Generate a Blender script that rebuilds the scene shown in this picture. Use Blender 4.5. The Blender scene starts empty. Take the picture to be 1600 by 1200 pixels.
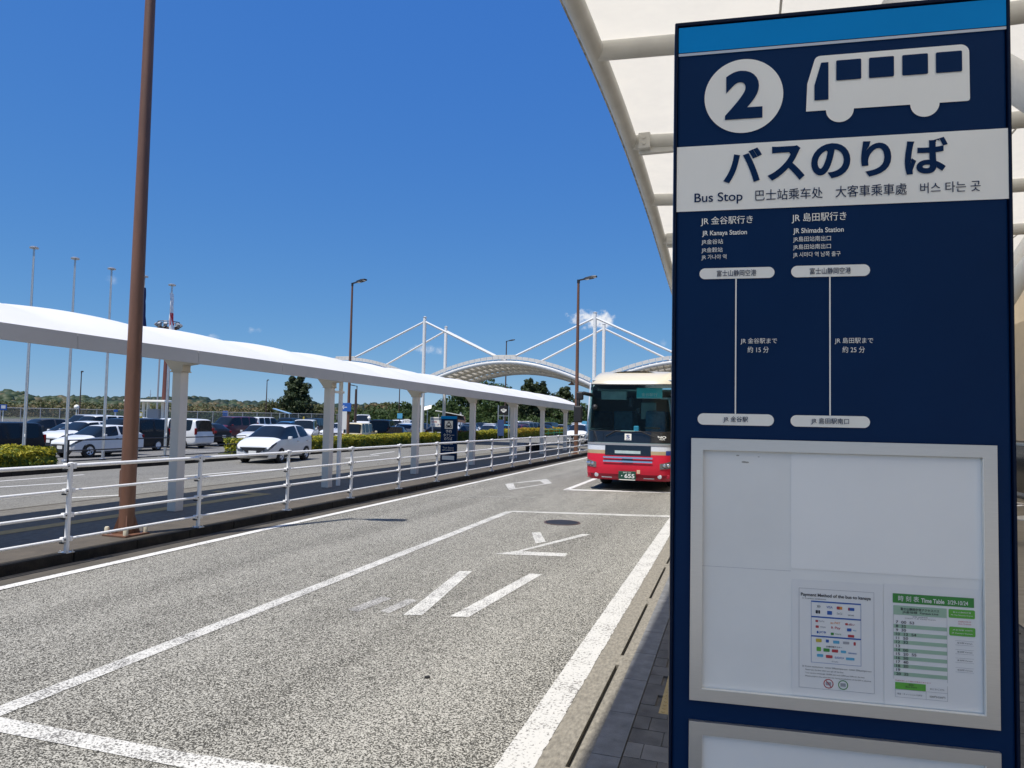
import bpy, bmesh, math, random
from mathutils import Vector, Matrix, noise
rnd = random.Random(7)
S = bpy.context.scene
COL = S.collection
pi, rad = math.pi, math.radians

# ------------------------------------------------------------------ camera, sky, sun, exposure
cd = bpy.data.cameras.new('camera')
co = bpy.data.objects.new('camera', cd); COL.objects.link(co)
cr, cu, cf = Vector((0.951, 0.310, 0.020)), Vector((-0.004, -0.052, 0.999)), Vector((-0.310, 0.949, 0.048))
cf.normalize(); cr = (cr - cf * cr.dot(cf)).normalized(); cu = cr.cross(cf)
M = Matrix((cr, cu, -cf)).transposed().to_4x4(); M.translation = Vector((0, 0, 1.95))
co.matrix_world = M
cd.sensor_width = 36.0; cd.lens = 36.0 * 1110 / 1600
cd.clip_start = 0.05; cd.clip_end = 9000
S.camera = co

SUN_EL, SUN_AZ = rad(67.5), rad(24.0)          # light travels towards +X, +Y by SUN_AZ from +Y
sl = bpy.data.lights.new('sun', 'SUN'); sl.energy = 4.6; sl.angle = rad(0.53); sl.color = (1.0, 0.955, 0.89)
so = bpy.data.objects.new('sun', sl); COL.objects.link(so)
to_sun = Vector((-math.cos(SUN_EL) * math.sin(SUN_AZ), -math.cos(SUN_EL) * math.cos(SUN_AZ), math.sin(SUN_EL)))
so.rotation_euler = to_sun.to_track_quat('Z', 'Y').to_euler()
so.location = to_sun * 60

W = bpy.data.worlds.new('World'); S.world = W; W.use_nodes = True
nt = W.node_tree; nt.nodes.clear()
N = nt.nodes.new; LK = nt.links.new
wo = N('ShaderNodeOutputWorld'); bg = N('ShaderNodeBackground'); sky = N('ShaderNodeTexSky')
sky.sky_type = 'NISHITA'; sky.sun_disc = False; sky.sun_elevation = SUN_EL
sky.sun_rotation = math.atan2(to_sun.x, to_sun.y)
sky.altitude = 150; sky.air_density = 0.6; sky.dust_density = 0.0; sky.ozone_density = 6.0
# deep early-autumn blue: each channel of the sky gets its own response
sp_n = N('ShaderNodeSeparateColor'); hs = N('ShaderNodeCombineColor'); LK(sky.outputs[0], sp_n.inputs[0])
for i, (k, p) in enumerate(((.64, .88), (1.37, .55), (3.80, .16))):
    pw = N('ShaderNodeMath'); pw.operation = 'POWER'; pw.inputs[1].default_value = p; LK(sp_n.outputs[i], pw.inputs[0])
    ml = N('ShaderNodeMath'); ml.operation = 'MULTIPLY'; ml.inputs[1].default_value = k; LK(pw.outputs[0], ml.inputs[0]); LK(ml.outputs[0], hs.inputs[i])
# a few small fair-weather clouds at their own bearings and heights in the sky
tc = N('ShaderNodeTexCoord')
cno = N('ShaderNodeTexNoise'); cno.inputs['Scale'].default_value = 58; cno.inputs['Detail'].default_value = 7; cno.inputs['Roughness'].default_value = 0.62
LK(tc.outputs['Generated'], cno.inputs['Vector'])
last = None
def cloud_mask(d, rx, rz, soft):
    """an elliptic patch of cloud about the direction d"""
    global last
    d = Vector(d).normalized(); r = Vector((d.y, -d.x, 0)).normalized(); u = r.cross(d)
    acc = None
    for ax, rr in ((r, rx), (u, rz)):
        dp = N('ShaderNodeVectorMath'); dp.operation = 'DOT_PRODUCT'; dp.inputs[1].default_value = ax
        LK(tc.outputs['Generated'], dp.inputs[0])
        sb = N('ShaderNodeMath'); sb.operation = 'MULTIPLY_ADD'; sb.inputs[1].default_value = 1 / rr; sb.inputs[2].default_value = -d.dot(ax) / rr
        LK(dp.outputs['Value'], sb.inputs[0])
        sq = N('ShaderNodeMath'); sq.operation = 'MULTIPLY'; LK(sb.outputs[0], sq.inputs[0]); LK(sb.outputs[0], sq.inputs[1])
        if acc is None: acc = sq
        else:
            ad = N('ShaderNodeMath'); ad.operation = 'ADD'; LK(acc.outputs[0], ad.inputs[0]); LK(sq.outputs[0], ad.inputs[1]); acc = ad
    fr = N('ShaderNodeVectorMath'); fr.operation = 'DOT_PRODUCT'; fr.inputs[1].default_value = d
    LK(tc.outputs['Generated'], fr.inputs[0])
    gt = N('ShaderNodeMath'); gt.operation = 'GREATER_THAN'; gt.inputs[1].default_value = 0.5; LK(fr.outputs['Value'], gt.inputs[0])
    # mask = smoothstep(noise - 0.28*r2)
    mm = N('ShaderNodeMath'); mm.operation = 'MULTIPLY_ADD'; mm.inputs[1].default_value = -0.26; LK(acc.outputs[0], mm.inputs[0]); LK(cno.outputs['Fac'], mm.inputs[2])
    mr = N('ShaderNodeMapRange'); mr.interpolation_type = 'SMOOTHSTEP'
    mr.inputs['From Min'].default_value = 0.27; mr.inputs['From Max'].default_value = 0.27 + soft; LK(mm.outputs[0], mr.inputs['Value'])
    ml = N('ShaderNodeMath'); ml.operation = 'MULTIPLY'; LK(mr.outputs[0], ml.inputs[0]); LK(gt.outputs[0], ml.inputs[1])
    if last is None: last = ml
    else:
        mx = N('ShaderNodeMath'); mx.operation = 'MAXIMUM'; LK(last.outputs[0], mx.inputs[0]); LK(ml.outputs[0], mx.inputs[1]); last = mx
def pxdir(x, y): return cr * (x - 800) + cu * (600 - y) + cf * 1110
for x, y, w, h, s in ((925, 499, 47, 17, .30), (672, 546, 36, 9, .55), (397, 516, 17, 7, .6), (336, 526, 13, 6, .6), (174, 437, 10, 9, 1.2), (1036, 534, 8, 8, .9)):
    d = pxdir(x, y); cloud_mask(d, w / d.length, h / d.length, s)
cmx = N('ShaderNodeMixRGB'); cmx.inputs['Color2'].default_value = (6.6, 6.8, 7.2, 1)
LK(last.outputs[0], cmx.inputs['Fac']); LK(hs.outputs[0], cmx.inputs['Color1'])
LK(cmx.outputs[0], bg.inputs['Color']); bg.inputs['Strength'].default_value = 0.105
LK(bg.outputs[0], wo.inputs['Surface'])

S.view_settings.view_transform = 'Standard'; S.view_settings.look = 'None'
S.view_settings.exposure = 0.30; S.view_settings.gamma = 1.0
S.render.engine = 'CYCLES'
S.cycles.use_denoising = True
S.cycles.max_bounces = 8; S.cycles.diffuse_bounces = 6; S.cycles.transparent_max_bounces = 12
S.cycles.caustics_reflective = False; S.cycles.caustics_refractive = False
S.cycles.sample_clamp_indirect = 6

# ------------------------------------------------------------------ materials
def newmat(name):
    m = bpy.data.materials.new(name); m.use_nodes = True
    t = m.node_tree; b = t.nodes['Principled BSDF']
    return m, t, b
def pm(name, c, rough=.5, metal=0., var=.12, scale=3., bump=0., bscale=None, coat=0., spec=.5, streak=None):
    """painted / mineral surface: one colour broken up by two octaves of noise, optional fine bump"""
    m, t, b = newmat(name)
    tex = t.nodes.new('ShaderNodeTexCoord')
    n = t.nodes.new('ShaderNodeTexNoise'); n.inputs['Scale'].default_value = scale; n.inputs['Detail'].default_value = 6; n.inputs['Roughness'].default_value = .6
    if streak:
        mp = t.nodes.new('ShaderNodeMapping'); mp.inputs['Scale'].default_value = streak
        t.links.new(tex.outputs['Object'], mp.inputs['Vector']); t.links.new(mp.outputs[0], n.inputs['Vector'])
    else: t.links.new(tex.outputs['Object'], n.inputs['Vector'])
    r = t.nodes.new('ShaderNodeValToRGB'); e = r.color_ramp.elements
    e[0].position, e[1].position = .3, .7
    e[0].color = tuple(max(0, x * (1 - var)) for x in c) + (1,); e[1].color = tuple(min(1, x * (1 + var)) for x in c) + (1,)
    t.links.new(n.outputs['Fac'], r.inputs['Fac']); t.links.new(r.outputs['Color'], b.inputs['Base Color'])
    b.inputs['Roughness'].default_value = rough; b.inputs['Metallic'].default_value = metal
    b.inputs['Specular IOR Level'].default_value = spec
    if coat: b.inputs['Coat Weight'].default_value = coat; b.inputs['Coat Roughness'].default_value = .04
    if bump:
        n2 = t.nodes.new('ShaderNodeTexNoise'); n2.inputs['Scale'].default_value = bscale or scale * 8; n2.inputs['Detail'].default_value = 4
        t.links.new(tex.outputs['Object'], n2.inputs['Vector'])
        bp = t.nodes.new('ShaderNodeBump'); bp.inputs['Strength'].default_value = bump; bp.inputs['Distance'].default_value = .02
        t.links.new(n2.outputs['Fac'], bp.inputs['Height']); t.links.new(bp.outputs[0], b.inputs['Normal'])
    return m

def aggregate(name, dark, light, lo, hi, scale=120., patch=.18):
    """worn open-graded asphalt: dark binder with pale stone chips, worn patches and tracks"""
    m, t, b = newmat(name)
    tex = t.nodes.new('ShaderNodeTexCoord')
    v = t.nodes.new('ShaderNodeTexVoronoi'); v.inputs['Scale'].default_value = scale; v.feature = 'F1'
    n = t.nodes.new('ShaderNodeTexNoise'); n.inputs['Scale'].default_value = scale * .55; n.inputs['Detail'].default_value = 3; n.inputs['Roughness'].default_value = .7
    for x in (v, n): t.links.new(tex.outputs['Object'], x.inputs['Vector'])
    a = t.nodes.new('ShaderNodeMath'); a.operation = 'MULTIPLY_ADD'; a.inputs[1].default_value = .5
    s = t.nodes.new('ShaderNodeSeparateColor'); t.links.new(v.outputs['Color'], s.inputs[0])
    t.links.new(s.outputs[0], a.inputs[0]); t.links.new(n.outputs['Fac'], a.inputs[2])
    big = t.nodes.new('ShaderNodeTexNoise'); big.inputs['Scale'].default_value = .8; big.inputs['Detail'].default_value = 7; big.inputs['Roughness'].default_value = .65
    mp = t.nodes.new('ShaderNodeMapping'); mp.inputs['Scale'].default_value = (1.6, .45, 1)
    t.links.new(tex.outputs['Object'], mp.inputs['Vector']); t.links.new(mp.outputs[0], big.inputs['Vector'])
    a2 = t.nodes.new('ShaderNodeMath'); a2.operation = 'MULTIPLY_ADD'; a2.inputs[1].default_value = patch
    t.links.new(big.outputs['Fac'], a2.inputs[0]); t.links.new(a.outputs[0], a2.inputs[2])
    # tyre tracks and oil: long darker bands and small blotches that belong to the road itself
    trk = t.nodes.new('ShaderNodeTexNoise'); trk.inputs['Scale'].default_value = 1.0; trk.inputs['Detail'].default_value = 4
    mt = t.nodes.new('ShaderNodeMapping'); mt.inputs['Scale'].default_value = (1.1, .05, 1); t.links.new(tex.outputs['Object'], mt.inputs['Vector']); t.links.new(mt.outputs[0], trk.inputs['Vector'])
    oil = t.nodes.new('ShaderNodeTexNoise'); oil.inputs['Scale'].default_value = 2.6; oil.inputs['Detail'].default_value = 5; oil.inputs['Roughness'].default_value = .6; t.links.new(tex.outputs['Object'], oil.inputs['Vector'])
    om = t.nodes.new('ShaderNodeMapRange'); om.inputs['From Min'].default_value = .62; om.inputs['From Max'].default_value = .74; om.inputs['To Min'].default_value = 0; om.inputs['To Max'].default_value = -.12; t.links.new(oil.outputs['Fac'], om.inputs['Value'])
    a3 = t.nodes.new('ShaderNodeMath'); a3.operation = 'MULTIPLY_ADD'; a3.inputs[1].default_value = .24; t.links.new(trk.outputs['Fac'], a3.inputs[0]); t.links.new(a2.outputs[0], a3.inputs[2])
    a4 = t.nodes.new('ShaderNodeMath'); a4.operation = 'ADD'; t.links.new(a3.outputs[0], a4.inputs[0]); t.links.new(om.outputs[0], a4.inputs[1])
    a5 = t.nodes.new('ShaderNodeMath'); a5.operation = 'SUBTRACT'; a5.inputs[1].default_value = .12; t.links.new(a4.outputs[0], a5.inputs[0]); a2 = a5
    r = t.nodes.new('ShaderNodeValToRGB'); e = r.color_ramp.elements
    e[0].position, e[1].position = lo, hi; e[0].color = dark + (1,); e[1].color = light + (1,)
    t.links.new(a2.outputs[0], r.inputs['Fac']); t.links.new(r.outputs['Color'], b.inputs['Base Color'])
    b.inputs['Roughness'].default_value = .95; b.inputs['Specular IOR Level'].default_value = .25
    bp = t.nodes.new('ShaderNodeBump'); bp.inputs['Strength'].default_value = .5; bp.inputs['Distance'].default_value = .006
    t.links.new(a.outputs[0], bp.inputs['Height']); t.links.new(bp.outputs[0], b.inputs['Normal'])
    return m

def worn_paint(name, c, under, wear, scale=110.):
    """road paint rubbed off the stone chips: the asphalt shows through"""
    m, t, b = newmat(name)
    tex = t.nodes.new('ShaderNodeTexCoord')
    n = t.nodes.new('ShaderNodeTexNoise'); n.inputs['Scale'].default_value = scale; n.inputs['Detail'].default_value = 2; n.inputs['Roughness'].default_value = .7
    n2 = t.nodes.new('ShaderNodeTexNoise'); n2.inputs['Scale'].default_value = 3.2; n2.inputs['Detail'].default_value = 6
    for x in (n, n2): t.links.new(tex.outputs['Object'], x.inputs['Vector'])
    a = t.nodes.new('ShaderNodeMath'); a.operation = 'MULTIPLY_ADD'; a.inputs[1].default_value = .35
    t.links.new(n2.outputs['Fac'], a.inputs[0]); t.links.new(n.outputs['Fac'], a.inputs[2])
    r = t.nodes.new('ShaderNodeValToRGB'); e = r.color_ramp.elements
    e[0].position, e[1].position = wear, wear + .10; e[0].color = under + (1,); e[1].color = c + (1,)
    t.links.new(a.outputs[0], r.inputs['Fac']); t.links.new(r.outputs['Color'], b.inputs['Base Color'])
    b.inputs['Roughness'].default_value = .8
    return m

def membrane(name, c, trans, var=.05, scale=.6):
    """coated roof fabric: mostly diffuse, part of the sun comes through"""
    m, t, b = newmat(name)
    out = t.nodes['Material Output']
    tex = t.nodes.new('ShaderNodeTexCoord')
    n = t.nodes.new('ShaderNodeTexNoise'); n.inputs['Scale'].default_value = scale; n.inputs['Detail'].default_value = 6
    t.links.new(tex.outputs['Object'], n.inputs['Vector'])
    r = t.nodes.new('ShaderNodeValToRGB'); e = r.color_ramp.elements; e[0].position, e[1].position = .3, .7
    e[0].color = tuple(x * (1 - var) for x in c) + (1,); e[1].color = tuple(min(1, x * (1 + var)) for x in c) + (1,)
    t.links.new(n.outputs['Fac'], r.inputs['Fac']); t.links.new(r.outputs['Color'], b.inputs['Base Color'])
    b.inputs['Roughness'].default_value = .6
    tr = t.nodes.new('ShaderNodeBsdfTranslucent'); tr.inputs['Color'].default_value = (1.0, .93, .78, 1)
    mx = t.nodes.new('ShaderNodeMixShader'); mx.inputs[0].default_value = trans
    t.links.new(b.outputs[0], mx.inputs[1]); t.links.new(tr.outputs[0], mx.inputs[2]); t.links.new(mx.outputs[0], out.inputs['Surface'])
    return m

def leafmat(name, cols, scale=1.0, trans=.25):
    m, t, b = newmat(name)
    out = t.nodes['Material Output']
    tex = t.nodes.new('ShaderNodeTexCoord')
    n = t.nodes.new('ShaderNodeTexNoise'); n.inputs['Scale'].default_value = scale; n.inputs['Detail'].default_value = 8; n.inputs['Roughness'].default_value = .75
    t.links.new(tex.outputs['Object'], n.inputs['Vector'])
    r = t.nodes.new('ShaderNodeValToRGB'); e = r.color_ramp.elements
    for i, c in enumerate(cols):
        p = .32 + .36 * i / max(1, len(cols) - 1)
        el = e[i] if i < 2 else e.new(p)
        el.position = p; el.color = c + (1,)
    t.links.new(n.outputs['Fac'], r.inputs['Fac']); t.links.new(r.outputs['Color'], b.inputs['Base Color'])
    b.inputs['Roughness'].default_value = .6; b.inputs['Specular IOR Level'].default_value = .3
    tr = t.nodes.new('ShaderNodeBsdfTranslucent'); t.links.new(r.outputs['Color'], tr.inputs['Color'])
    mx = t.nodes.new('ShaderNodeMixShader'); mx.inputs[0].default_value = trans
    t.links.new(b.outputs[0], mx.inputs[1]); t.links.new(tr.outputs[0], mx.inputs[2]); t.links.new(mx.outputs[0], out.inputs['Surface'])
    return m

def glassmat(name, tint, clear):
    """tinted vehicle glass: part lets you see inside, part mirrors the sky"""
    m, t, b = newmat(name)
    out = t.nodes['Material Output']
    b.inputs['Base Color'].default_value = (.012, .02, .024, 1); b.inputs['Roughness'].default_value = .04; b.inputs['Specular IOR Level'].default_value = .6
    n = t.nodes.new('ShaderNodeTexNoise'); n.inputs['Scale'].default_value = 1.5
    tr = t.nodes.new('ShaderNodeBsdfTransparent'); tr.inputs['Color'].default_value = tint + (1,)
    mr = t.nodes.new('ShaderNodeMapRange'); mr.inputs['To Min'].default_value = clear - .03; mr.inputs['To Max'].default_value = clear + .03
    t.links.new(n.outputs['Fac'], mr.inputs['Value'])
    mx = t.nodes.new('ShaderNodeMixShader'); t.links.new(mr.outputs[0], mx.inputs[0])
    t.links.new(b.outputs[0], mx.inputs[1]); t.links.new(tr.outputs[0], mx.inputs[2]); t.links.new(mx.outputs[0], out.inputs['Surface'])
    return m

X = {}
X['asphalt'] = aggregate('bus_lane_asphalt', (.046, .044, .037), (.42, .405, .355), .76, 1.24, 122)
X['asphalt2'] = aggregate('roadway_asphalt', (.06, .058, .051), (.22, .212, .188), .6, 1.3, 60, .35)
X['lot'] = aggregate('car_park_asphalt', (.06, .06, .06), (.20, .195, .185), .5, 1.15, 60, .3)
X['paint'] = worn_paint('road_paint', (.62, .61, .575), (.12, .115, .105), .50, 60)
X['paint_edge'] = worn_paint('platform_edge_paint', (.49, .48, .445), (.17, .16, .145), .53, 45)
X['paint_old'] = worn_paint('worn_road_paint', (.54, .53, .49), (.12, .115, .105), .57, 65)
X['paint_faint'] = worn_paint('faded_road_paint', (.42, .41, .38), (.13, .125, .115), .62, 60)
X['kerb'] = pm('dark_kerb_stone', (.020, .017, .012), .95, 0, .7, 5, .6, 60)  # near-black stone with strong random mottling
X['island'] = pm('island_concrete', (.085, .072, .056), .92, 0, .22, 4, .3, 80)
X['island2'] = pm('island_dark_asphalt', (.14, .13, .11), .9, 0, .25, 9, .4, 120)
X['gutter'] = pm('gutter_edge', (.075, .066, .052), .92, 0, .3, 3, .2, 90)
X['tactile'] = pm('tactile_yellow', (.40, .29, .12), .8, 0, .18, 12)
X['concrete'] = pm('drain_concrete', (.20, .182, .145), .9, 0, .34, 16, .3, 90, streak=(3, 1.2, 1))
X['granite'] = pm('granite_kerb_tile', (.14, .142, .142), .7, 0, .30, 9, .2, 120)
X['paver'] = pm('grey_paver', (.10, .095, .088), .85, 0, .35, 6, .3, 120)
X['paver2'] = pm('pale_paver', (.16, .155, .145), .85, 0, .25, 6, .3, 120)
X['black'] = pm('black_gap', (.006, .006, .006), .9, 0, .2, 20)
X['white'] = pm('white_paint', (.72, .72, .70), .35, 0, .04, 6)
X['whitesteel'] = pm('white_powder_coat', (.78, .78, .77), .4, 0, .06, 4, streak=(8, 8, .7))
X['column'] = pm('column_paint', (.68, .655, .605), .45, 0, .05, 2)
X['fascia'] = pm('fascia_panel', (.58, .545, .47), .5, .1, .05, 1.2)
X['steel'] = pm('galvanised_steel', (.55, .56, .57), .35, .8, .1, 10)
X['alu'] = pm('brushed_aluminium', (.54, .54, .52), .38, .75, .05, 40, streak=(1, 1, 40))
X['brown'] = pm('brown_lamp_paint', (.155, .074, .044), .5, 0, .18, 3, .05, 60, streak=(2, 2, .4))
X['dkbrown'] = pm('dark_brown_steel', (.08, .045, .03), .5, 0, .2, 4)
X['boltcap'] = pm('bolt_cap', (.55, .50, .38), .6, 0, .1, 10)
X['navy'] = pm('sign_navy', (.0004, .021, .078), .5, 0, .08, 2, spec=.12)
X['navy_edge'] = pm('sign_edge_navy', (.001, .008, .03), .45, 0, .08, 2, spec=.15)
X['skyblue'] = pm('sign_sky_blue', (.0, .25, .62), .5, 0, .05, 2, spec=.1)
X['sheet'] = pm('sign_white', (.92, .89, .80), .5, 0, .03, 3, spec=.3)
X['board'] = pm('notice_board', (.84, .84, .80), .4, 0, .05, 2.5, spec=.3)
X['blank'] = pm('blank_sheet', (.88, .88, .845), .35, 0, .03, 2)
X['paperw'] = pm('paper', (.80, .80, .775), .5, 0, .02, 5)
X['ink'] = pm('black_ink', (.03, .03, .035), .6, 0, .1, 10)
X['green'] = pm('print_green', (.045, .25, .045), .6, 0, .05, 10)
X['lgreen'] = pm('print_pale_green', (.34, .50, .36), .6, 0, .05, 10)
X['bgreen'] = pm('print_bright_green', (.12, .42, .05), .6, 0, .05, 10)
X['pblue'] = pm('print_blue', (.02, .10, .38), .6, 0, .05, 10)
X['pred'] = pm('print_red', (.45, .04, .05), .6, 0, .05, 10)
X['porange'] = pm('print_orange', (.70, .25, .03), .6, 0, .05, 10)
X['pcyan'] = pm('print_cyan', (.10, .40, .60), .6, 0, .05, 10)
X['pgold'] = pm('print_gold', (.55, .42, .05), .6, 0, .05, 10)
X['pgrey'] = pm('print_grey', (.34, .35, .37), .6, 0, .05, 10)
X['memb'] = membrane('walkway_roof_fabric', (.76, .755, .74), .14)
X['memb2'] = membrane('terminal_roof_fabric', (.72, .69, .60), .44, .20, 1.6)
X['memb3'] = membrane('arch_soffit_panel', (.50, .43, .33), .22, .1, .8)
X['tube'] = pm('canopy_tube_paint', (.60, .59, .55), .5, 0, .10, 2)
X['stain'] = pm('stained_canopy_edge', (.42, .39, .33), .8, 0, .65, 7, streak=(4, 1, 4))
X['beige'] = pm('terminal_panel', (.68, .57, .42), .6, 0, .08, 2)
X['darkglass'] = pm('terminal_glass', (.03, .028, .022), .08, 0, .2, 1)
X['rubber'] = pm('tyre_rubber', (.018, .018, .018), .8, 0, .2, 20)
X['rim'] = pm('wheel_alloy', (.76, .77, .78), .35, .1, .06, 8)
X['carglass'] = pm('car_glass', (.010, .014, .018), .07, 0, .2, 2, spec=.38)
X['lens'] = pm('lamp_lens', (.55, .58, .62), .12, .3, .3, 25)
X['carlamp'] = pm('car_head_lamp', (.10, .12, .15), .1, .2, .4, 14)
X['tail'] = pm('tail_lamp', (.22, .008, .012), .15, 0, .15, 15)
X['plate'] = pm('plate_white', (.75, .75, .72), .5, 0, .03, 10)
X['chrome'] = pm('chrome_trim', (.72, .72, .76), .16, .95, .06, 6)
X['trim'] = pm('black_plastic', (.016, .016, .018), .5, 0, .2, 10)
X['blackbody'] = pm('black_gloss', (.010, .011, .014), .12, 0, .15, 2, coat=.6)
for k, c in dict(white=(.68, .69, .69), pearl=(.60, .61, .62), black=(.012, .014, .019), navy=(.012, .022, .06), grey=(.14, .15, .16), silver=(.46, .47, .49), maroon=(.12, .018, .026), blue=(.06, .20, .42), cyan=(.10, .50, .66), beige=(.66, .58, .40), dkgrey=(.05, .053, .06)).items():
    X['car_' + k] = pm('car_paint_' + k, c, .3, .25 if k in ('silver', 'grey', 'maroon', 'blue') else 0, .05, 1.5, coat=.06 if k in ('black', 'navy', 'dkgrey') else .4, spec=.22 if k in ('black', 'navy', 'dkgrey') else .5)

# ------------------------------------------------------------------ mesh helpers
class MB:
    def __init__(s): s.v, s.f, s.m, s.mi = [], [], [], 0
    def add(s, vs, fs):
        o = len(s.v); s.v += [tuple(p) for p in vs]
        for f in fs: s.f.append(tuple(o + i for i in f)); s.m.append(s.mi)
        return s
    def box(s, x0, x1, y0, y1, z0, z1):
        return s.add([(x0, y0, z0), (x1, y0, z0), (x1, y1, z0), (x0, y1, z0), (x0, y0, z1), (x1, y0, z1), (x1, y1, z1), (x0, y1, z1)],
                     [(0, 3, 2, 1), (4, 5, 6, 7), (0, 1, 5, 4), (1, 2, 6, 5), (2, 3, 7, 6), (3, 0, 4, 7)])
    def rbox(s, x0, x1, y0, y1, z0, z1, b=.01):
        """box with chamfered edges"""
        bm = bmesh.new(); bmesh.ops.create_cube(bm, size=1)
        for v in bm.verts:
            v.co = Vector(((x0 + x1) / 2 + v.co.x * (x1 - x0), (y0 + y1) / 2 + v.co.y * (y1 - y0), (z0 + z1) / 2 + v.co.z * (z1 - z0)))
        bmesh.ops.bevel(bm, geom=bm.edges[:], offset=b, segments=2, affect='EDGES', profile=.5)
        bm.verts.index_update()
        s.add([v.co for v in bm.verts], [[v.index for v in f.verts] for f in bm.faces]); bm.free(); return s
    def quad(s, a, b, c, d): return s.add([a, b, c, d], [(0, 1, 2, 3)])
    def poly(s, pts): return s.add(pts, [tuple(range(len(pts)))])
    def prism(s, pts, d):
        """pts: planar polygon, d: extrusion vector"""
        n = len(pts); d = Vector(d); p = [Vector(q) for q in pts]
        return s.add(p + [q + d for q in p], [tuple(range(n))[::-1], tuple(range(n, 2 * n))] + [(i, (i + 1) % n, n + (i + 1) % n, n + i) for i in range(n)])
    def tube(s, p, q, r0, r1=None, n=12, caps=True):
        p, q = Vector(p), Vector(q); r1 = r0 if r1 is None else r1
        d = (q - p).normalized(); a = d.orthogonal().normalized(); b = d.cross(a)
        vs = []
        for c, r in ((p, r0), (q, r1)):
            vs += [c + (a * math.cos(2 * pi * i / n) + b * math.sin(2 * pi * i / n)) * r for i in range(n)]
        fs = [(i, (i + 1) % n, n + (i + 1) % n, n + i) for i in range(n)]
        if caps: fs += [tuple(range(n))[::-1], tuple(range(n, 2 * n))]
        return s.add(vs, fs)
    def path(s, pts, r, n=10):
        pts = [Vector(p) for p in pts]; rs = r if isinstance(r, (list, tuple)) else [r] * len(pts)
        vs, fs = [], []; ref = None
        for i, p in enumerate(pts):
            d = (pts[min(i + 1, len(pts) - 1)] - pts[max(i - 1, 0)]).normalized()
            if ref is None: ref = d.orthogonal().normalized()
            a = (ref - d * ref.dot(d)).normalized(); ref = a; b = d.cross(a)
            vs += [p + (a * math.cos(2 * pi * k / n) + b * math.sin(2 * pi * k / n)) * rs[i] for k in range(n)]
        for i in range(len(pts) - 1):
            for k in range(n): fs.append((i * n + k, i * n + (k + 1) % n, (i + 1) * n + (k + 1) % n, (i + 1) * n + k))
        fs += [tuple(range(n))[::-1], tuple(range((len(pts) - 1) * n, len(pts) * n))]
        return s.add(vs, fs)
    def bar(s, p, q, w, h, up=(0, 0, 1)):
        p, q = Vector(p), Vector(q); d = (q - p).normalized(); sd = d.cross(Vector(up)).normalized() * w / 2; u = sd.cross(d).normalized() * h / 2
        vs = [c + a * sd + b * u for c in (p, q) for a, b in ((-1, -1), (1, -1), (1, 1), (-1, 1))]
        return s.add(vs, [(3, 2, 1, 0), (4, 5, 6, 7), (0, 1, 5, 4), (1, 2, 6, 5), (2, 3, 7, 6), (3, 0, 4, 7)])
    def lathe(s, c, prof, n=16, axis='z', caps=True):
        c = Vector(c); vs = []
        for r, h in prof:
            for i in range(n):
                a = 2 * pi * i / n; k = (r * math.cos(a), r * math.sin(a))
                vs.append(c + (Vector((k[0], k[1], h)) if axis == 'z' else Vector((h, k[0], k[1])) if axis == 'x' else Vector((k[0], h, k[1]))))
        m = len(prof); fs = [(j * n + i, j * n + (i + 1) % n, (j + 1) * n + (i + 1) % n, (j + 1) * n + i) for j in range(m - 1) for i in range(n)]
        if caps and prof[0][0] > 0: fs.append(tuple(range(n))[::-1])
        if caps and prof[-1][0] > 0: fs.append(tuple(range((m - 1) * n, m * n)))
        return s.add(vs, fs)
    def grid(s, fn, nu, nv, keep=None):
        vs = [fn(i / nu, j / nv) for i in range(nu + 1) for j in range(nv + 1)]
        fs = [(i * (nv + 1) + j, (i + 1) * (nv + 1) + j, (i + 1) * (nv + 1) + j + 1, i * (nv + 1) + j + 1) for i in range(nu) for j in range(nv) if keep is None or keep(i, j)]
        return s.add(vs, fs)
    def build(s, name, mats, parent=None, smooth=None, loc=None):
        me = bpy.data.meshes.new(name); me.from_pydata(s.v, [], s.f)
        if not isinstance(mats, (list, tuple)): mats = [mats]
        for m in mats: me.materials.append(m)
        if len(mats) > 1: me.polygons.foreach_set('material_index', s.m)
        bm = bmesh.new(); bm.from_mesh(me); bmesh.ops.remove_doubles(bm, verts=bm.verts, dist=1e-5) if len(s.v) < 30000 and smooth else None
        if smooth: bmesh.ops.recalc_face_normals(bm, faces=bm.faces)
        bm.to_mesh(me); bm.free()
        if smooth:
            me.polygons.foreach_set('use_smooth', [True] * len(me.polygons)); me.set_sharp_from_angle(angle=rad(smooth))
        me.update()
        o = bpy.data.objects.new(name, me); COL.objects.link(o)
        if parent is not None: o.parent = parent
        if loc is not None: o.location = loc
        return o

def tag(o, label=None, cat=None, group=None, kind=None):
    if label: o['label'] = label
    if cat: o['category'] = cat
    if group: o['group'] = group
    if kind: o['kind'] = kind
    return o
def thing(name, label, cat, loc=(0, 0, 0), rz=0., group=None):
    o = bpy.data.objects.new(name, None); COL.objects.link(o); o.empty_display_size = .2
    o.location = loc; o.rotation_euler = (0, 0, rz)
    return tag(o, label, cat, group)
def structure(name, mb, m, smooth=None, label=None):
    return tag(mb.build(name, m, None, smooth), label, None, None, 'structure')
def copy_tree(o, loc, rz, label=None, group=None):
    def cp(a, parent):
        c = a.copy(); COL.objects.link(c)
        if parent is not None: c.parent = parent
        for ch in a.children: cp(ch, c)
        return c
    r = cp(o, None); r.location = loc; r.rotation_euler = (0, 0, rz)
    return tag(r, label, None, group)

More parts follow.
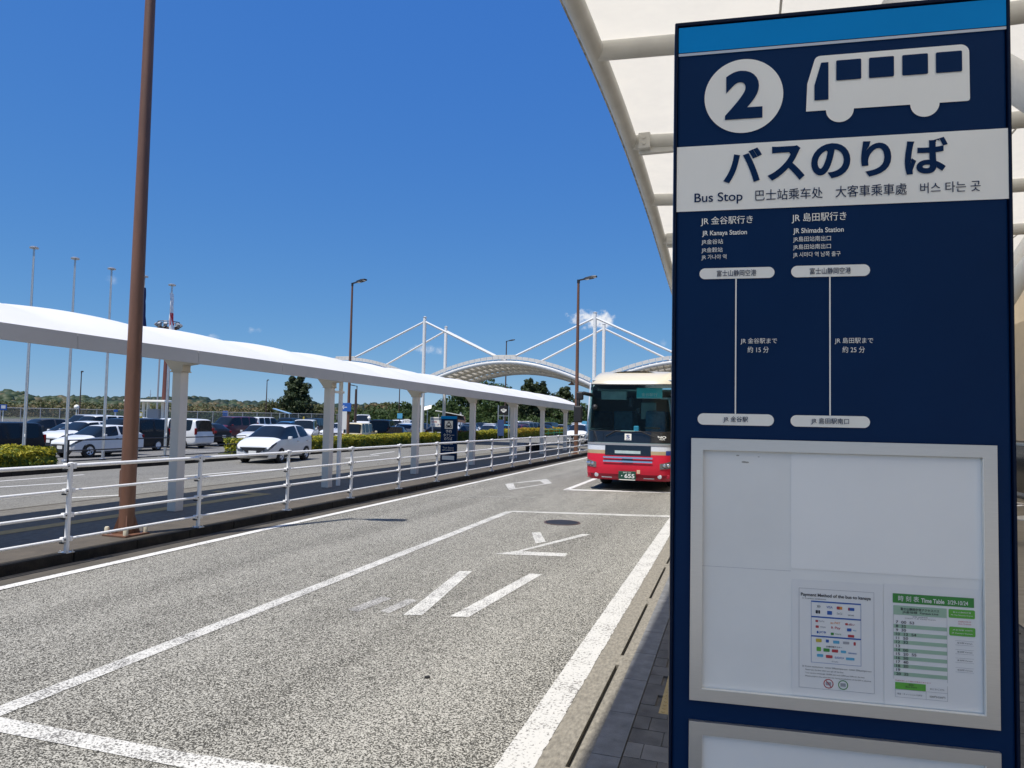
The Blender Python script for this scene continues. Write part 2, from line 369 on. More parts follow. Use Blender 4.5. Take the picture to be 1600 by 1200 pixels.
# lettering: outlines of the built-in font fitted to a box
_gl = {}
_fc = bpy.data.curves.new('lettering', 'FONT'); _fo = bpy.data.objects.new('lettering', _fc); COL.objects.link(_fo)
def glyphs(body, bold):
    if (body, bold) not in _gl:
        _fc.body = body; _fc.size = 1; _fc.offset = bold; _fc.resolution_u = 6
        dg = bpy.context.evaluated_depsgraph_get()
        me = bpy.data.meshes.new_from_object(_fo.evaluated_get(dg))
        _gl[body, bold] = ([v.co.to_2d() for v in me.vertices], [tuple(p.vertices) for p in me.polygons])
        bpy.data.meshes.remove(me)
    return _gl[body, bold]
def text(mb, body, u0, u1, z0, z1, y=0., bold=0., rev=False):
    """lay the lettering in the local x-z plane at depth y, its ink filling the box"""
    if bold and any(ord(c) >= 0x3400 for c in body):      # dense characters: thicken with shifted copies, each a hair behind the last
        n = sum(2 if ord(c) > 0x2E00 else 1 for c in body); du = bold * (u1 - u0) / n * .9
        for i, d in enumerate((-du, 0, du)): text(mb, body, u0 + d, u1 + d, z0, z1, y + .00025 * i)
        return
    vs, fs = glyphs(body, bold)
    xs = [v.x for v in vs]; ys = [v.y for v in vs]; a, b, c, d = min(xs), max(xs), min(ys), max(ys)
    mb.add([(u0 + (v.x - a) / (b - a) * (u1 - u0), y, z0 + (v.y - c) / (d - c) * (z1 - z0)) for v in vs], fs)
def rect(mb, u0, u1, z0, z1, y): mb.quad((u0, y, z0), (u1, y, z0), (u1, y, z1), (u0, y, z1))
def disc(mb, u, z, r, y, n=48, rz=None): mb.poly([(u + r * math.cos(2 * pi * i / n), y, z + (rz or r) * math.sin(2 * pi * i / n)) for i in range(n)])
def rrect(mb, u0, u1, z0, z1, y, r, n=6):
    p = []
    for cx, cz, a in ((u1 - r, z1 - r, 0), (u0 + r, z1 - r, pi / 2), (u0 + r, z0 + r, pi), (u1 - r, z0 + r, 1.5 * pi)):
        p += [(cx + r * math.cos(a + pi / 2 * i / n), y, cz + r * math.sin(a + pi / 2 * i / n)) for i in range(n + 1)]
    mb.poly(p)

# ------------------------------------------------------------------ ground, lanes, kerbs, markings
X['earth'] = pm('grassy_earth', (.09, .10, .045), .95, 0, .35, .15, .4, 3)
LOT = -.30         # the car park lies a little below the roadway
structure('ground', MB().quad((-3000, -300, -.36), (3000, -300, -.36), (3000, 5000, -.36), (-3000, 5000, -.36)), X['earth'])
structure('car_park', MB().quad((-150, -60, LOT), (-22.2, -60, LOT), (-22.2, 145, LOT), (-150, 145, LOT)), X['lot'])
structure('bus_lane', MB().quad((-8.12, -60, 0), (-.5, -60, 0), (-2.4, 140, 0), (-8.12, 140, 0)), X['asphalt'])
structure('roadway', MB().quad((-19.9, -60, 0), (-12.55, -60, 0), (-12.55, 140, 0), (-19.9, 140, 0)), X['asphalt2'])
structure('crossing_lane', MB().quad((-13.5, 48.01, .002), (-7.72, 48.01, .002), (-7.72, 140, .002), (-13.5, 140, .002)), X['asphalt2'])
structure('gutter', MB().quad((-8.12, -60, .004), (-7.72, -60, .004), (-7.72, 48, .004), (-8.12, 48, .004)), X['gutter'])
k = MB()
y = -8.0
while y < 47.5:
    k.rbox(-8.30, -8.125 + rnd.uniform(-.004, .004), y + .006, y + .994, -.05, .132 + rnd.uniform(-.003, .003), .014); y += 1.0
structure('kerb', k, X['kerb'])
structure('island', MB().box(-9.06, -8.30, -60, 48, -.05, .125), X['island'])
structure('island_walkway', MB().box(-12.5, -9.06, -60, 48, -.05, .128), X['island2'])
structure('island_kerb', MB().box(-12.62, -12.5, -60, 48, -.05, .13), X['gutter'])
structure('tactile_strip', MB().quad((-10.42, -8, .133), (-10.12, -8, .133), (-10.12, 13.4, .133), (-10.42, 13.4, .133)).quad((-11.6, 13.4, .133), (-10.12, 13.4, .133), (-10.12, 13.7, .133), (-11.6, 13.7, .133)), X['tactile'])
k = MB(); y = -10.0
while y < 100: k.rbox(-20.08, -19.9, y, y + .99, -.05, .15, .015); y += 1.0
structure('planter_kerb', k, X['kerb'])
structure('planting_bed', MB().box(-22.3, -20.08, -60, 17.6, -.4, .12).box(-22.3, -20.08, 26.2, 100, -.4, .12), X['earth'])
structure('island_ramp', MB().prism([(-20.08, 17.6, -.4), (-20.08, 17.6, .10), (-22.3, 17.6, .09), (-27.5, 17.6, -.295), (-27.5, 17.6, -.4)][::-1], (0, 8.9, 0)), X['asphalt2'])

def marks(name, quads, m, z=.004):
    b = MB()
    for q in quads: b.poly([(p[0], p[1], z) for p in q])
    return structure(name, b, m)
def seg(x0, y0, x1, y1, w):
    d = Vector((x1 - x0, y1 - y0)); n = Vector((-d.y, d.x)).normalized() * w / 2
    return [(x0 - n.x, y0 - n.y), (x0 + n.x, y0 + n.y), (x1 + n.x, y1 + n.y), (x1 - n.x, y1 - n.y)][::-1]
SK = lambda x, y: x - .0095 * (y - 4)
marks('edge_line', [seg(-7.60, -60, -7.66, 120, .15)], X['paint'], .008)
rag = []; y = -8.0
ed = lambda y, k: .010 * noise.noise(Vector((y * 2.3, k, 0))) + .012 * noise.noise(Vector((y * 11, k, 3))) + .008 * noise.noise(Vector((y * 31, k, 5)))
while y < 60:
    st_ = .03 if y < 14 else .5
    rag.append([(SK(-1.315, y) + .4 * ed(y, 1), y), (SK(-1.108, y) + ed(y, 2), y), (SK(-1.108, y + st_) + ed(y + st_, 2), y + st_), (SK(-1.315, y + st_) + .4 * ed(y + st_, 1), y + st_)]); y += st_
marks('platform_line', rag, X['paint_edge'])
marks('bay_marking', [seg(-4.54, 3.35, -4.64, 14.2, .155), [(-4.71, 14.14), (-1.42, 14.82), (-1.44, 15.11), (-4.62, 14.32)],
                      [(-4.62, 3.36), (-4.62, 3.20), (-2.87, 3.245), (-1.3, 3.36), (-1.3, 3.55), (-2.98, 3.39)]], X['paint_old'], .0045)
marks('bay_marking', [seg(-4.66, 19.3, -4.70, 34, .16), [(-4.72, 19.15), (-1.6, 19.9), (-1.62, 20.2), (-4.72, 19.42)]], X['paint'])
marks('lane_lettering', [[(-3.414, 8.46), (-3.161, 6.391), (-2.988, 6.462), (-3.265, 8.524)], [(-2.547, 8.673), (-2.721, 6.522), (-2.545, 6.57), (-2.395, 8.699)],
                         [(-3.399, 9.705), (-2.402, 9.943), (-2.426, 10.186), (-3.09, 10.06), (-2.46, 12.015), (-2.612, 11.985), (-3.16, 10.06)],
                         [(-3.437, 11.768), (-3.08, 10.78), (-2.974, 10.993), (-3.312, 11.87)]], X['paint_old'], .004)
marks('faded_lettering', [[(-3.44, 6.44), (-3.32, 6.40), (-3.27, 6.95), (-3.40, 6.98)], [(-3.76, 6.36), (-3.62, 6.32), (-3.56, 6.92), (-3.70, 6.95)]], X['paint_faint'], .004)
o4 = [(-6.704, 20.047), (-6.041, 18.421), (-5.515, 21.016), (-6.063, 22.392)]; i4 = [(-6.54, 20.33), (-6.022, 18.95), (-5.68, 20.72), (-6.073, 21.60)]
marks('diamond_marking', [[o4[i], o4[(i + 1) % 4], i4[(i + 1) % 4], i4[i]] for i in range(4)], X['paint_old'])
marks('seam_marking', [seg(-7.3, 16.2, -4.9, 17.0, .05), seg(-7.2, 24.2, -4.8, 25.4, .07)], X['paint_faint'], .0035)
rl = [seg(-15.3, -8, -15.1, 14.2, .15), seg(-18.85, -8, -18.8, 16.4, .13), seg(-16.1, 16.2, -15.95, 19.6, .15), seg(-15.95, 19.6, -15.0, 22.8, .15)]
rl += [seg(-15.2, y, -15.2, y + 1.2, .14) for y in (17, 20.5, 24, 27.5, 31, 36, 42, 48, 56, 64)]
rl += [seg(-17.05, 28.2, -16.95, 31.2, .15), seg(-17.6, 31.5, -18.1, 35, .15), seg(-17.5, 12.5, -17.0, 14.5, .15), seg(-14.1, 12.0, -13.6, 12.9, .15), seg(-13.3, 23.8, -13.0, 26.5, .15)]
marks('roadway_line', rl, X['paint'])
marks('parking_bay_line', [seg(-26.8, y, -31.5, y, .12) for y in (21.8, 28.0, 33.2, 38.6, 44, 49.4)], X['paint'], LOT + .005)

# platform edge on the right, every strip leaning a touch left with distance
def strip(name, x0, x1, z0, z1, m, step=None, gap=0., y0=-4., y1=40.):
    b = MB(); y = y0; st = step or (y1 - y0)
    while y < y1 - 1e-6:
        a, e = y + gap / 2, y + st - gap / 2
        p = [(SK(x0, a), a), (SK(x1, a), a), (SK(x1, e), e), (SK(x0, e), e)]; dz = rnd.uniform(-.0015, .0015) if step else 0
        b.prism([(u, v, z0) for u, v in p], (0, 0, z1 - z0 + dz)); y += st
    return structure(name, b, m)
strip('drain_edge', -1.10, -.94, -.06, .012, X['concrete'], 2.0, .005, -4.15)
strip('drain_edge', -.912, -.83, -.06, .014, X['concrete'], 2.0, .005, -4.15)
strip('drain_slot', -.942, -.91, -.06, -.02, X['black'])
b = MB()
for i in range(22):
    y = -4.15 + 2 * i; b.prism([(SK(-.942, y - .12), y - .12, -.02), (SK(-.91, y - .12), y - .12, -.02), (SK(-.91, y + .12), y + .12, -.02), (SK(-.942, y + .12), y + .12, -.02)], (0, 0, .032))
structure('drain_bridge', b, X['concrete'])
strip('granite_edge', -.83, -.66, -.06, .018, X['granite'], .633, .007, -4.06)
structure('pavement', MB().quad((-.66, -60, .002), (12, -60, .002), (12, 60, .002), (-1.1, 60, .002)), X['paver'])
structure('bounce_ground', MB().quad((-.66, -60, .022), (2.6, -60, .022), (2.6, -2.6, .022), (-.66, -2.6, .022)).quad((2.6, -60, .022), (40, -60, .022), (40, -2.6, .022), (2.6, -2.6, .022)), pm('bounce_stone', (.55, .51, .45), .8, 0, .12, 1.5))  # unseen pale ground added behind the camera to bounce light onto the sign
structure('forecourt', MB().quad((2.6, -60, .016), (7.4, -60, .016), (7.4, 60, .016), (2.6, 60, .016)), pm('forecourt_stone', (.30, .26, .20), .7, 0, .2, 1.5, .2, 60, streak=(.6, 6, 1)))
b = MB(); b2 = MB(); y = -3.0
row = 0
while y < 24:
    x = -.652 + (0 if row % 2 else -.1)
    while x < 2.4:
        x0 = max(x, -.652); x1 = x + .196
        band = (-.56 < x < 0.0 and y > 4.88)
        pale = (3.9 < y < 4.6 and row % 3 == 0)
        if x1 - x0 > .03 and not band:
            (b2 if pale else b).prism([(SK(x0, y), y, .0), (SK(x1, y), y, .0), (SK(x1, y + .194), y + .194, .0), (SK(x0, y + .194), y + .194, .0)], (0, 0, .018 + rnd.uniform(-.0015, .0015)))
        x += .2
    y += .2; row += 1
structure('paving', b, X['paver']); structure('paving', b2, X['paver2'])
b = MB()
for i in range(24):
    y = 4.88 + i * .3; b.prism([(SK(-.52, y), y, 0), (SK(-.224, y), y, 0), (SK(-.224, y + .296), y + .296, 0), (SK(-.52, y + .296), y + .296, 0)], (0, 0, .019))
    for a in range(5):
        for c in range(5): b.lathe((SK(-.492 + .06 * a, y), y + .028 + .06 * c, .018), [(.016, 0), (.011, .006)], 8)
structure('tactile_paving', b, X['tactile'])
b = MB()
for i in range(80):
    y = 4.88 + i * .2
    if y < 14: b.prism([(SK(-.22, y), y, 0), (SK(-.06, y), y, 0), (SK(-.06, y + .195), y + .195, 0), (SK(-.22, y + .195), y + .195, 0)], (0, 0, .0175))
structure('paving', b, X['paver'])

rs = thing('road_stud', 'small dark round stud in the asphalt near the front of the bus bay', 'stud', (-2.24, 4.96, 0))
MB().lathe((0, 0, 0), [(.022, .002), (.022, .008), (.014, .010), (0, .010)], 14).build('stud', X['black'], rs)
mh = thing('manhole_cover', 'round dark iron manhole cover in the marked bus bay', 'manhole cover', (-3.245, 13.15, 0))
b = MB().lathe((0, 0, 0), [(0, .010), (.30, .010), (.305, .006)][::-1], 40); b.build('cover', pm('cast_iron', (.022, .02, .018), .55, .3, .3, 30), mh)
b = MB().lathe((0, 0, 0), [(.345, .001), (.345, .008), (.31, .008), (.31, .001)], 40); b.build('rim', X['dkbrown'], mh)

# ------------------------------------------------------------------ guard rail along the island
gr = thing('guard_railing', 'long white four-rail pedestrian railing along the dark kerb of the traffic island', 'railing', (-8.2, 0, .125))
ys = [6.95 - 2.3 * 4 + 2.3 * i for i in range(22)]
hz = lambda y: 1.135 - .0028 * (y - 7)
for y in ys:
    h = hz(y); p = MB()
    p.path([(0, y, .012), (0, y, h - .05), (0, y, h + .005), (0, y, h + .015)], [.031, .031, .031, .018], 12)
    p.build('post', X['whitesteel'], gr, 40)
    q = MB().rbox(-.075, .075, y - .06, y + .06, 0, .012, .004)
    for sx in (-.055, .055):
        for sy in (-.04, .04): q.lathe((sx, y + sy, .012), [(.011, 0), (.011, .016), (.005, .02)], 6)
    q.build('base_plate', X['steel'], gr)
for j, fr in enumerate((.97, .69, .42, .15)):
    r = MB(); rr = .026 if j == 0 else .02
    for a, c in zip(ys[:-1], ys[1:]):
        r.path([(-.012 if j else 0, a + .035, hz(a) * fr), (-.012 if j else 0, c - .035, hz(c) * fr)], rr, 10)
        for e in (a + .05, c - .05):
            r.rbox(-.012 - rr - .012, -.012 + rr + .012, e - .022, e + .022, hz(e) * fr - rr - .012, hz(e) * fr + rr + .010, .006)
    ro = r.build('rail', X['whitesteel'], gr, 40)
    bt = MB()
    for a in ys[1:]:
        z = hz(a - .05) * fr; bt.rbox(-.026 - rr, .002 + rr, a - .075, a - .055, z - rr - .03, z - rr - .008, .004).lathe((.010 + rr, a - .05, z), [(.008, -.006), (.008, .006), (0, .008)], 8, 'x')
    bt.build('rail_bolt', X['trim'], ro)

# ------------------------------------------------------------------ brown road lamps
def road_lamp(label, x, y, h, arm=(1, .12), r=.105, z0=.125, base=True, mk='brown', group='brown road lamps'):
    t = thing('road_lamp', label, 'street lamp', (x, y, z0), 0, group)
    p = MB().path([(0, 0, .02), (0, 0, 1.3), (0, 0, h * .5), (0, 0, h)], [r, r, r * .86, r * .62], 20); p.build('pole', X[mk], t, 40)
    if base:
        b = MB().rbox(-.22, .22, -.22, .22, 0, .028, .006)
        for i in range(4):
            a = pi / 4 + i * pi / 2; c, s = math.cos(a), math.sin(a)
            b.prism([(c * r * .9 - s * .008, s * r * .9 + c * .008, .028), (c * .185 - s * .008, s * .185 + c * .008, .028), (c * r * .95 - s * .008, s * r * .95 + c * .008, .30)], (s * .016, -c * .016, 0))
        b.build('base_plate', X[mk], t)
        c = MB()
        for sx in (-1, 1):
            for sy in (-1, 1): c.lathe((sx * .175, sy * .175, .028), [(.035, 0), (.035, .085), (.026, .105), (0, .108)], 12)
        c.build('bolt_caps', X['boltcap'], t, 40)
        d = MB().rbox(-r - .012, -r + .04, -.06, .06, .55, .95, .01); d.build('service_hatch', X[mk], t)
    a = Vector((arm[0], arm[1], 0)).normalized(); L = math.hypot(*arm)
    s = Vector((-a.y, a.x, 0))
    hd = MB(); hd.tube((0, 0, h - .12), (0, 0, h + .06), r * .75, None, 12)
    hd.bar((-a * .05) + Vector((0, 0, h + .02)), a * .42 * L + Vector((0, 0, h + .09)), .07, .07); hd.build('arm', X['trim'], t)
    q = MB()
    prof = [(.28, .06, .03), (.40, .13, .055), (.75, .17, .06), (1.0, .14, .03)]
    vs = []
    for d, w, th in prof:
        for sw, st in ((-1, -1), (1, -1), (.8, 1), (-.8, 1)):
            vs.append(a * d * L + s * w * sw + Vector((0, 0, h + .03 + d * .16 + th * st)))
    q.add(vs, [(0, 1, 2, 3), (15, 14, 13, 12)] + [(4 * i + j, 4 * i + (j + 1) % 4, 4 * i + 4 + (j + 1) % 4, 4 * i + 4 + j) for i in range(3) for j in range(4)])
    hdo = q.build('lamp_head', X['trim'], t)
    e = MB(); zz = lambda d: h + .03 + d * .16 - .062
    e.quad(a * .42 * L - s * .11 + Vector((0, 0, zz(.42))), a * .95 * L - s * .11 + Vector((0, 0, zz(.95) + .015)), a * .95 * L + s * .11 + Vector((0, 0, zz(.95) + .015)), a * .42 * L + s * .11 + Vector((0, 0, zz(.42))))
    e.build('lens', X['lens'], hdo)
    return t
road_lamp('tall brown lamp pole on a bolted base, nearest behind the white railing', -8.62, 8.27, 9.3, (1.0, .25))
road_lamp('brown lamp pole on the island just left of the parked bus', -8.45, 37.0, 9.25, (1.0, -.1))
road_lamp('brown lamp pole standing in the hedge, with a small blue sign on it', -22.2, 36.95, 9.75, (1.0, -.2), .09, 0, False)
road_lamp('thin dark lamp pole seen through the middle of the white arched roof', -27.6, 82, 11.6, (1.1, -.2), .10, -.30, False, 'dkbrown')
road_lamp('thin dark lamp pole behind the arch to the right of the bus lane cables', -6.9, 84, 13.3, (1.1, -.2), .10, 0, False, 'dkbrown')
road_lamp('slim dark lamp pole between the second and third bare flagpoles', -84.2, 72.3, 7.2, (.5, -.3), .09, -.32, False, 'dkbrown')
road_lamp('slim dark lamp pole left of the tall conifer', -82.9, 109.5, 8.2, (.5, -.3), .11, -.32, False, 'dkbrown')
road_lamp('slim dark lamp pole over the middle of the scrubby woods', -55.2, 108, 9.0, (.7, -.3), .10, -.32, False, 'dkbrown')
road_lamp('slim dark lamp pole just right of the blue-signed brown lamp', -44, 75, 5.7, (-.9, -.2), .08, -.32, False, 'dkbrown')
s_ = thing('road_sign', 'small blue direction sign fixed on the brown lamp pole in the hedge', 'sign', (-22.2, 36.95, 0))
b = MB().rbox(-.45, .25, -.15, -.11, 2.15, 2.65, .01); b.build('panel', X['pblue'], s_)
b = MB().rbox(-.12, .12, -.11, .1, 2.3, 2.5, .01); b.build('bracket', X['steel'], s_)
b = MB(); text(b, '←', -.38, -.02, 2.28, 2.52, -.152); b.build('arrow', X['sheet'], s_)

# ------------------------------------------------------------------ white walkway roof on the island
wc = thing('walkway_canopy', 'long white walkway shelter with a rippled fabric roof on the traffic island', 'canopy', (0, 0, 0))
zt = lambda y: 3.115 - .0088 * (y - 5)
zb_ = lambda y: 2.90 - .0118 * (y - 5)
XF, XB, Y0, Y1 = -9.55, -12.45, -4.4, 43.1
def roofpt(u, y):
    t = ((y - 10.6) / 2.5) % 1.0
    s = math.sin(pi * .60 * u) / math.sin(pi * .60 * .5)
    m_ = min(1, 2.4 * u) * (1 - .5 * u)
    return (XF + (XB - XF) * u, y, zt(y) + .47 * s ** .9 * (1 - .13 * max(0, u - .6) / .4) + .095 * m_ * (math.sin(pi * t) ** .75) + .002)
ny = 19 * 12
b = MB().grid(lambda j, i: roofpt(i, Y0 + (Y1 - Y0) * j), ny, 16)
b.build('roof', X['memb'], wc, 25)
for xf in (XF,):
    f = MB(); y = Y0; n_ = 0
    while y < Y1 - .01:
        e = y + 2.5; o_ = .025 if xf == XF else -.025
        p = [(xf + o_, y + .004, zb_(y)), (xf + o_, e - .004, zb_(e)), (xf + o_ * .2, e - .004, zt(e) + .01), (xf + o_ * .2, y + .004, zt(y) + .01)]
        f.prism(p if xf == XF else p[::-1], (-.06 if xf == XF else .06, 0, 0)); y = e
    f.build('fascia', X['fascia'], wc)
for y in [10.6 - 15 + 2.5 * i for i in range(20)]:
    if Y0 < y < Y1: MB().path([Vector(roofpt(i / 8, y)) - Vector((0, 0, .05)) for i in range(9)], .035, 8).build('rib', X['column'], wc, 40)
MB().path([Vector(roofpt(1, Y0 + .5 * i)) - Vector((0, 0, .02)) for i in range(int((Y1 - Y0) / .5))], .04, 8).build('edge_tube', X['column'], wc, 40)
for i, y in enumerate([10.6 - 10 + 5 * i for i in range(9)]):
    c = MB(); zt_ = zb_(y) - .13
    c.rbox(-10.03, -9.83, y - .10, y + .10, .12, zt_, .02)
    c.build('column', X['column'], wc)
    k = MB(); w = .10
    k.prism([(-9.60, y - w, zb_(y) - .005), (-9.80, y - w, zb_(y) - .03), (-9.80, y - w, zt_ - .02), (-10.04, y - w, zt_ - .02), (-10.22, y - w, zb_(y) + .06), (-11.2, y - w, zt(y) + .30), (-12.3, y - w, zt(y) + .36), (-12.3, y - w, zt(y) + .42), (-11.2, y - w, zt(y) + .38), (-10.4, y - w, zb_(y) + .2), (-9.60, y - w, zb_(y) + .12)][::-1], (0, 2 * w, 0))
    k.rbox(-10.06, -9.80, y - .13, y + .13, zt_ - .03, zt_ - .01, .004)
    k.build('bracket', X['fascia'], wc)
for y in (16.13, 31.16):
    d = MB().path([(-9.93, y, .12), (-9.93, y, zb_(y) + .02)], .055, 10); d.rbox(-10.0, -9.86, y - .45, y + .07, 2.50, 2.56, .01); d.build('downpipe', X['whitesteel'], wc, 40)

bench = thing('bench', 'low brown slatted bench under the far end of the walkway roof', 'bench', (-11.3, 38.6, .128))
b = MB()
for i in range(5): b.rbox(-.24 + .1 * i, -.155 + .1 * i, -.9, .9, .40, .44, .01)
b.build('seat', X['dkbrown'], bench)
for sy in (-.7, .7): MB().rbox(-.2, .2, sy - .05, sy + .05, 0, .40, .01).build('leg', X['black'], bench)

tx = thing('taxi_stand_sign', 'dark blue taxi stand pylon beside the walkway roof columns', 'sign', (-11.6, 27.2, .128), rad(8))
MB().rbox(-.34, .34, 0, .18, 0, 1.86, .012).build('panel', X['navy'], tx)
b = MB(); rect(b, -.34, .34, 1.74, 1.855, -.004); b.build('header_band', X['skyblue'], tx)
b = MB(); rect(b, -.17, .17, 1.33, 1.66, -.004); b.build('pictogram_panel', X['sheet'], tx)
b = MB(); b.poly([(-.11, -.008, 1.47), (-.13, -.008, 1.41), (-.13, -.008, 1.38), (.13, -.008, 1.38), (.13, -.008, 1.41), (.11, -.008, 1.47), (.07, -.008, 1.56), (-.07, -.008, 1.56)]); rect(b, -.05, .05, 1.58, 1.63, -.008); tp_ = b.build('taxi_pictogram', X['ink'], tx)
b = MB(); b.poly([(-.075, -.011, 1.475), (.075, -.011, 1.475), (.05, -.011, 1.54), (-.05, -.011, 1.54)]); disc(b, -.085, 1.43, .022, -.011, 16); disc(b, .085, 1.43, .022, -.011, 16); b.build('pictogram_windows', X['sheet'], tp_)
b = MB(); text(b, '予約', -.13, .13, 1.16, 1.29, -.004); text(b, 'タクシー', -.22, .24, 1.01, 1.13, -.004); text(b, 'のりば', -.18, .16, .86, .99, -.004); text(b, 'Reserved', -.20, .18, .68, .75, -.004)
text(b, 'Taxi Stand', -.24, .22, .52, .58, -.004); text(b, '预约出租车站', -.26, .24, .42, .48, -.004); rect(b, -.26, .26, .05, .22, -.004); b.build('lettering', X['sheet'], tx)
# ------------------------------------------------------------------ bus stop sign (its face is the local x-z plane at y = 0)
sg = thing('bus_stop_sign', 'tall navy bus stop pylon numbered 2 standing close by on the pavement', 'sign', (0.2, 1.9, .015), rad(6))
Z0 = -.015       # heights below were measured from the road
def D(f): return MB()
UL, UR = -.378, .405
MB().rbox(UL + .008, UR - .008, 0, .13, .03, 2.985 + Z0, .006).build('panel', X['navy'], sg)
for u in (UL, UR - .008): MB().rbox(u, u + .008, -.006, .136, 0, 2.99 + Z0, .003).build('edge_trim', X['navy_edge'], sg)
MB().rbox(UL, UR, -.006, .136, 2.985 + Z0, 2.995 + Z0, .003).build('edge_trim', X['navy_edge'], sg)
MB().rbox(UL - .03, UR + .03, -.05, .18, 0, .03, .006).build('base_plate', X['steel'], sg)
b = MB(); rect(b, -.368, .3965, 2.9135 + Z0, 2.981 + Z0, -.003); b.build('header_band', X['skyblue'], sg)
b = MB(); rect(b, -.368, .3965, 2.9045 + Z0, 2.9115 + Z0, -.003); b.build('header_line', X['alu'], sg)
b = MB(); disc(b, -.2052, 2.7872 + Z0, .0965, -.003, 64); dd = b.build('number_disc', X['sheet'], sg)
b = MB(); text(b, '2', -.2505, -.159, 2.7265 + Z0, 2.853 + Z0, -.005, .045); b.build('number', X['navy'], dd)
# bus pictogram
def arc(cx, cz, r, a0, a1, n=8): return [(cx + r * math.cos(a0 + (a1 - a0) * i / n), -.003, cz + r * math.sin(a0 + (a1 - a0) * i / n)) for i in range(n + 1)]
zB = 2.7355 + Z0
out = [(-.0545, -.003, zB), (-.0515, -.003, 2.806 + Z0)] + arc(-.021, 2.862 + Z0, .014, pi * .9, pi * .5, 4) + arc(.296, 2.856 + Z0, .020, pi / 2, 0) + arc(.3105, zB + .006, .006, 0, -pi / 2, 4)
out += arc(.2175, zB, .0325, 0, -pi, 16) + arc(.0248, zB, .0325, 0, -pi, 16)
b = MB(); b.poly(out[::-1]); bp_ = b.build('bus_pictogram', X['sheet'], sg)
b = MB(); b.poly([(-.019, -.005, 2.8575 + Z0), (-.0350, -.005, 2.800 + Z0), (-.0350, -.005, 2.7615 + Z0), (-.0020, -.005, 2.7615 + Z0), (-.0020, -.005, 2.8575 + Z0)])
for a_, c_ in ((.0161, .0741), (.0918, .1487), (.1674, .2248), (.2422, .2996)): rrect(b, a_, c_, 2.8085 + Z0, 2.860 + Z0, -.005, .003, 3)
b.build('pictogram_windows', X['navy'], bp_)
b = MB(); rect(b, -.371, .3985, 2.4925 + Z0, 2.663 + Z0, -.003); band = b.build('title_band', X['sheet'], sg)
b = MB()
for ch, a_, c_ in (('バ', -.254, -.160), ('ス', -.1465, -.058), ('の', -.0425, .0485), ('り', .073, .1415), ('ば', .1715, .2665)):
    text(b, ch, a_, c_, 2.561 + Z0, 2.650 + Z0, -.005, .034)
text(b, 'Bus Stop', -.3252, -.2065, 2.5075 + Z0, 2.5385 + Z0, -.005, .008)
text(b, '巴士站乘车处', -.1754, -.0157, 2.5125 + Z0, 2.5405 + Z0, -.005, .006); text(b, '大客車乘車處', .0141, .1756, 2.5125 + Z0, 2.5415 + Z0, -.005, .006)
text(b, '버스 타는 곳', .2054, .3365, 2.5135 + Z0, 2.5395 + Z0, -.005, .006); b.build('title_lettering', X['navy'], band)
b = MB(); T = lambda s, u0, u1, z0, z1, bo=.004: text(b, s, u0, u1, z0 + Z0, z1 + Z0, -.003, bo)
T('JR 金谷駅行き', -.3088, -.1814, 2.4530, 2.4765, .022); T('JR 島田駅行き', -.0879, .0391, 2.4520, 2.4770, .022)
T('JR Kanaya Station', -.3054, -.1953, 2.4245, 2.4405, .012); T('JR Shimada Station', -.0848, .0331, 2.4225, 2.4390, .012)
T('JR金谷站', -.3069, -.2535, 2.4035, 2.4185); T('JR金穀站', -.3067, -.2545, 2.3825, 2.3970); T('JR 가나야 역', -.3066, -.2450, 2.3640, 2.3785)
T('JR島田站南出口', -.0848, .0035, 2.4030, 2.4180); T('JR島田站南出口', -.0848, .0035, 2.3835, 2.3980); T('JR 시마다 역 남쪽 출구', -.0848, .0256, 2.3640, 2.3785)
T('JR 金谷駅まで', -.2096, -.1223, 2.1475, 2.1635, .008); T('約 15 分', -.1926, -.1420, 2.1265, 2.1420, .008)
T('JR 島田駅まで', .0120, .0992, 2.1475, 2.1635, .008); T('約 25 分', .0295, .0804, 2.1265, 2.1420, .008)
b.build('route_lettering', X['sheet'], sg)
pills = ((-.3111, -.1288, 2.3152, 2.3431, '富士山静岡空港', -.2683, -.1725), (-.0893, .0927, 2.3151, 2.3439, '富士山静岡空港', -.0457, .0490),
         (-.3132, -.1295, 1.9432, 1.9721, 'JR 金谷駅', -.2505, -.1910), (-.0904, .0912, 1.9433, 1.9715, 'JR 島田駅南口', -.0428, .0436))
for a_, c_, z0, z1, s, t0, t1 in pills:
    b = MB(); rrect(b, a_, c_, z0 + Z0, z1 + Z0, -.003, (z1 - z0) / 2 - .0002, 10); p_ = b.build('stop_plate', X['sheet'], sg)
    b = MB(); text(b, s, t0, t1, (z0 + z1) / 2 - .0080 + Z0, (z0 + z1) / 2 + .0080 + Z0, -.005, .012); b.build('stop_lettering', X['navy'], p_)
for u in (-.2213, .0010):
    b = MB(); rect(b, u - .0016, u + .0016, 1.9719 + Z0, 2.3148 + Z0, -.003); b.build('route_line', X['sheet'], sg)
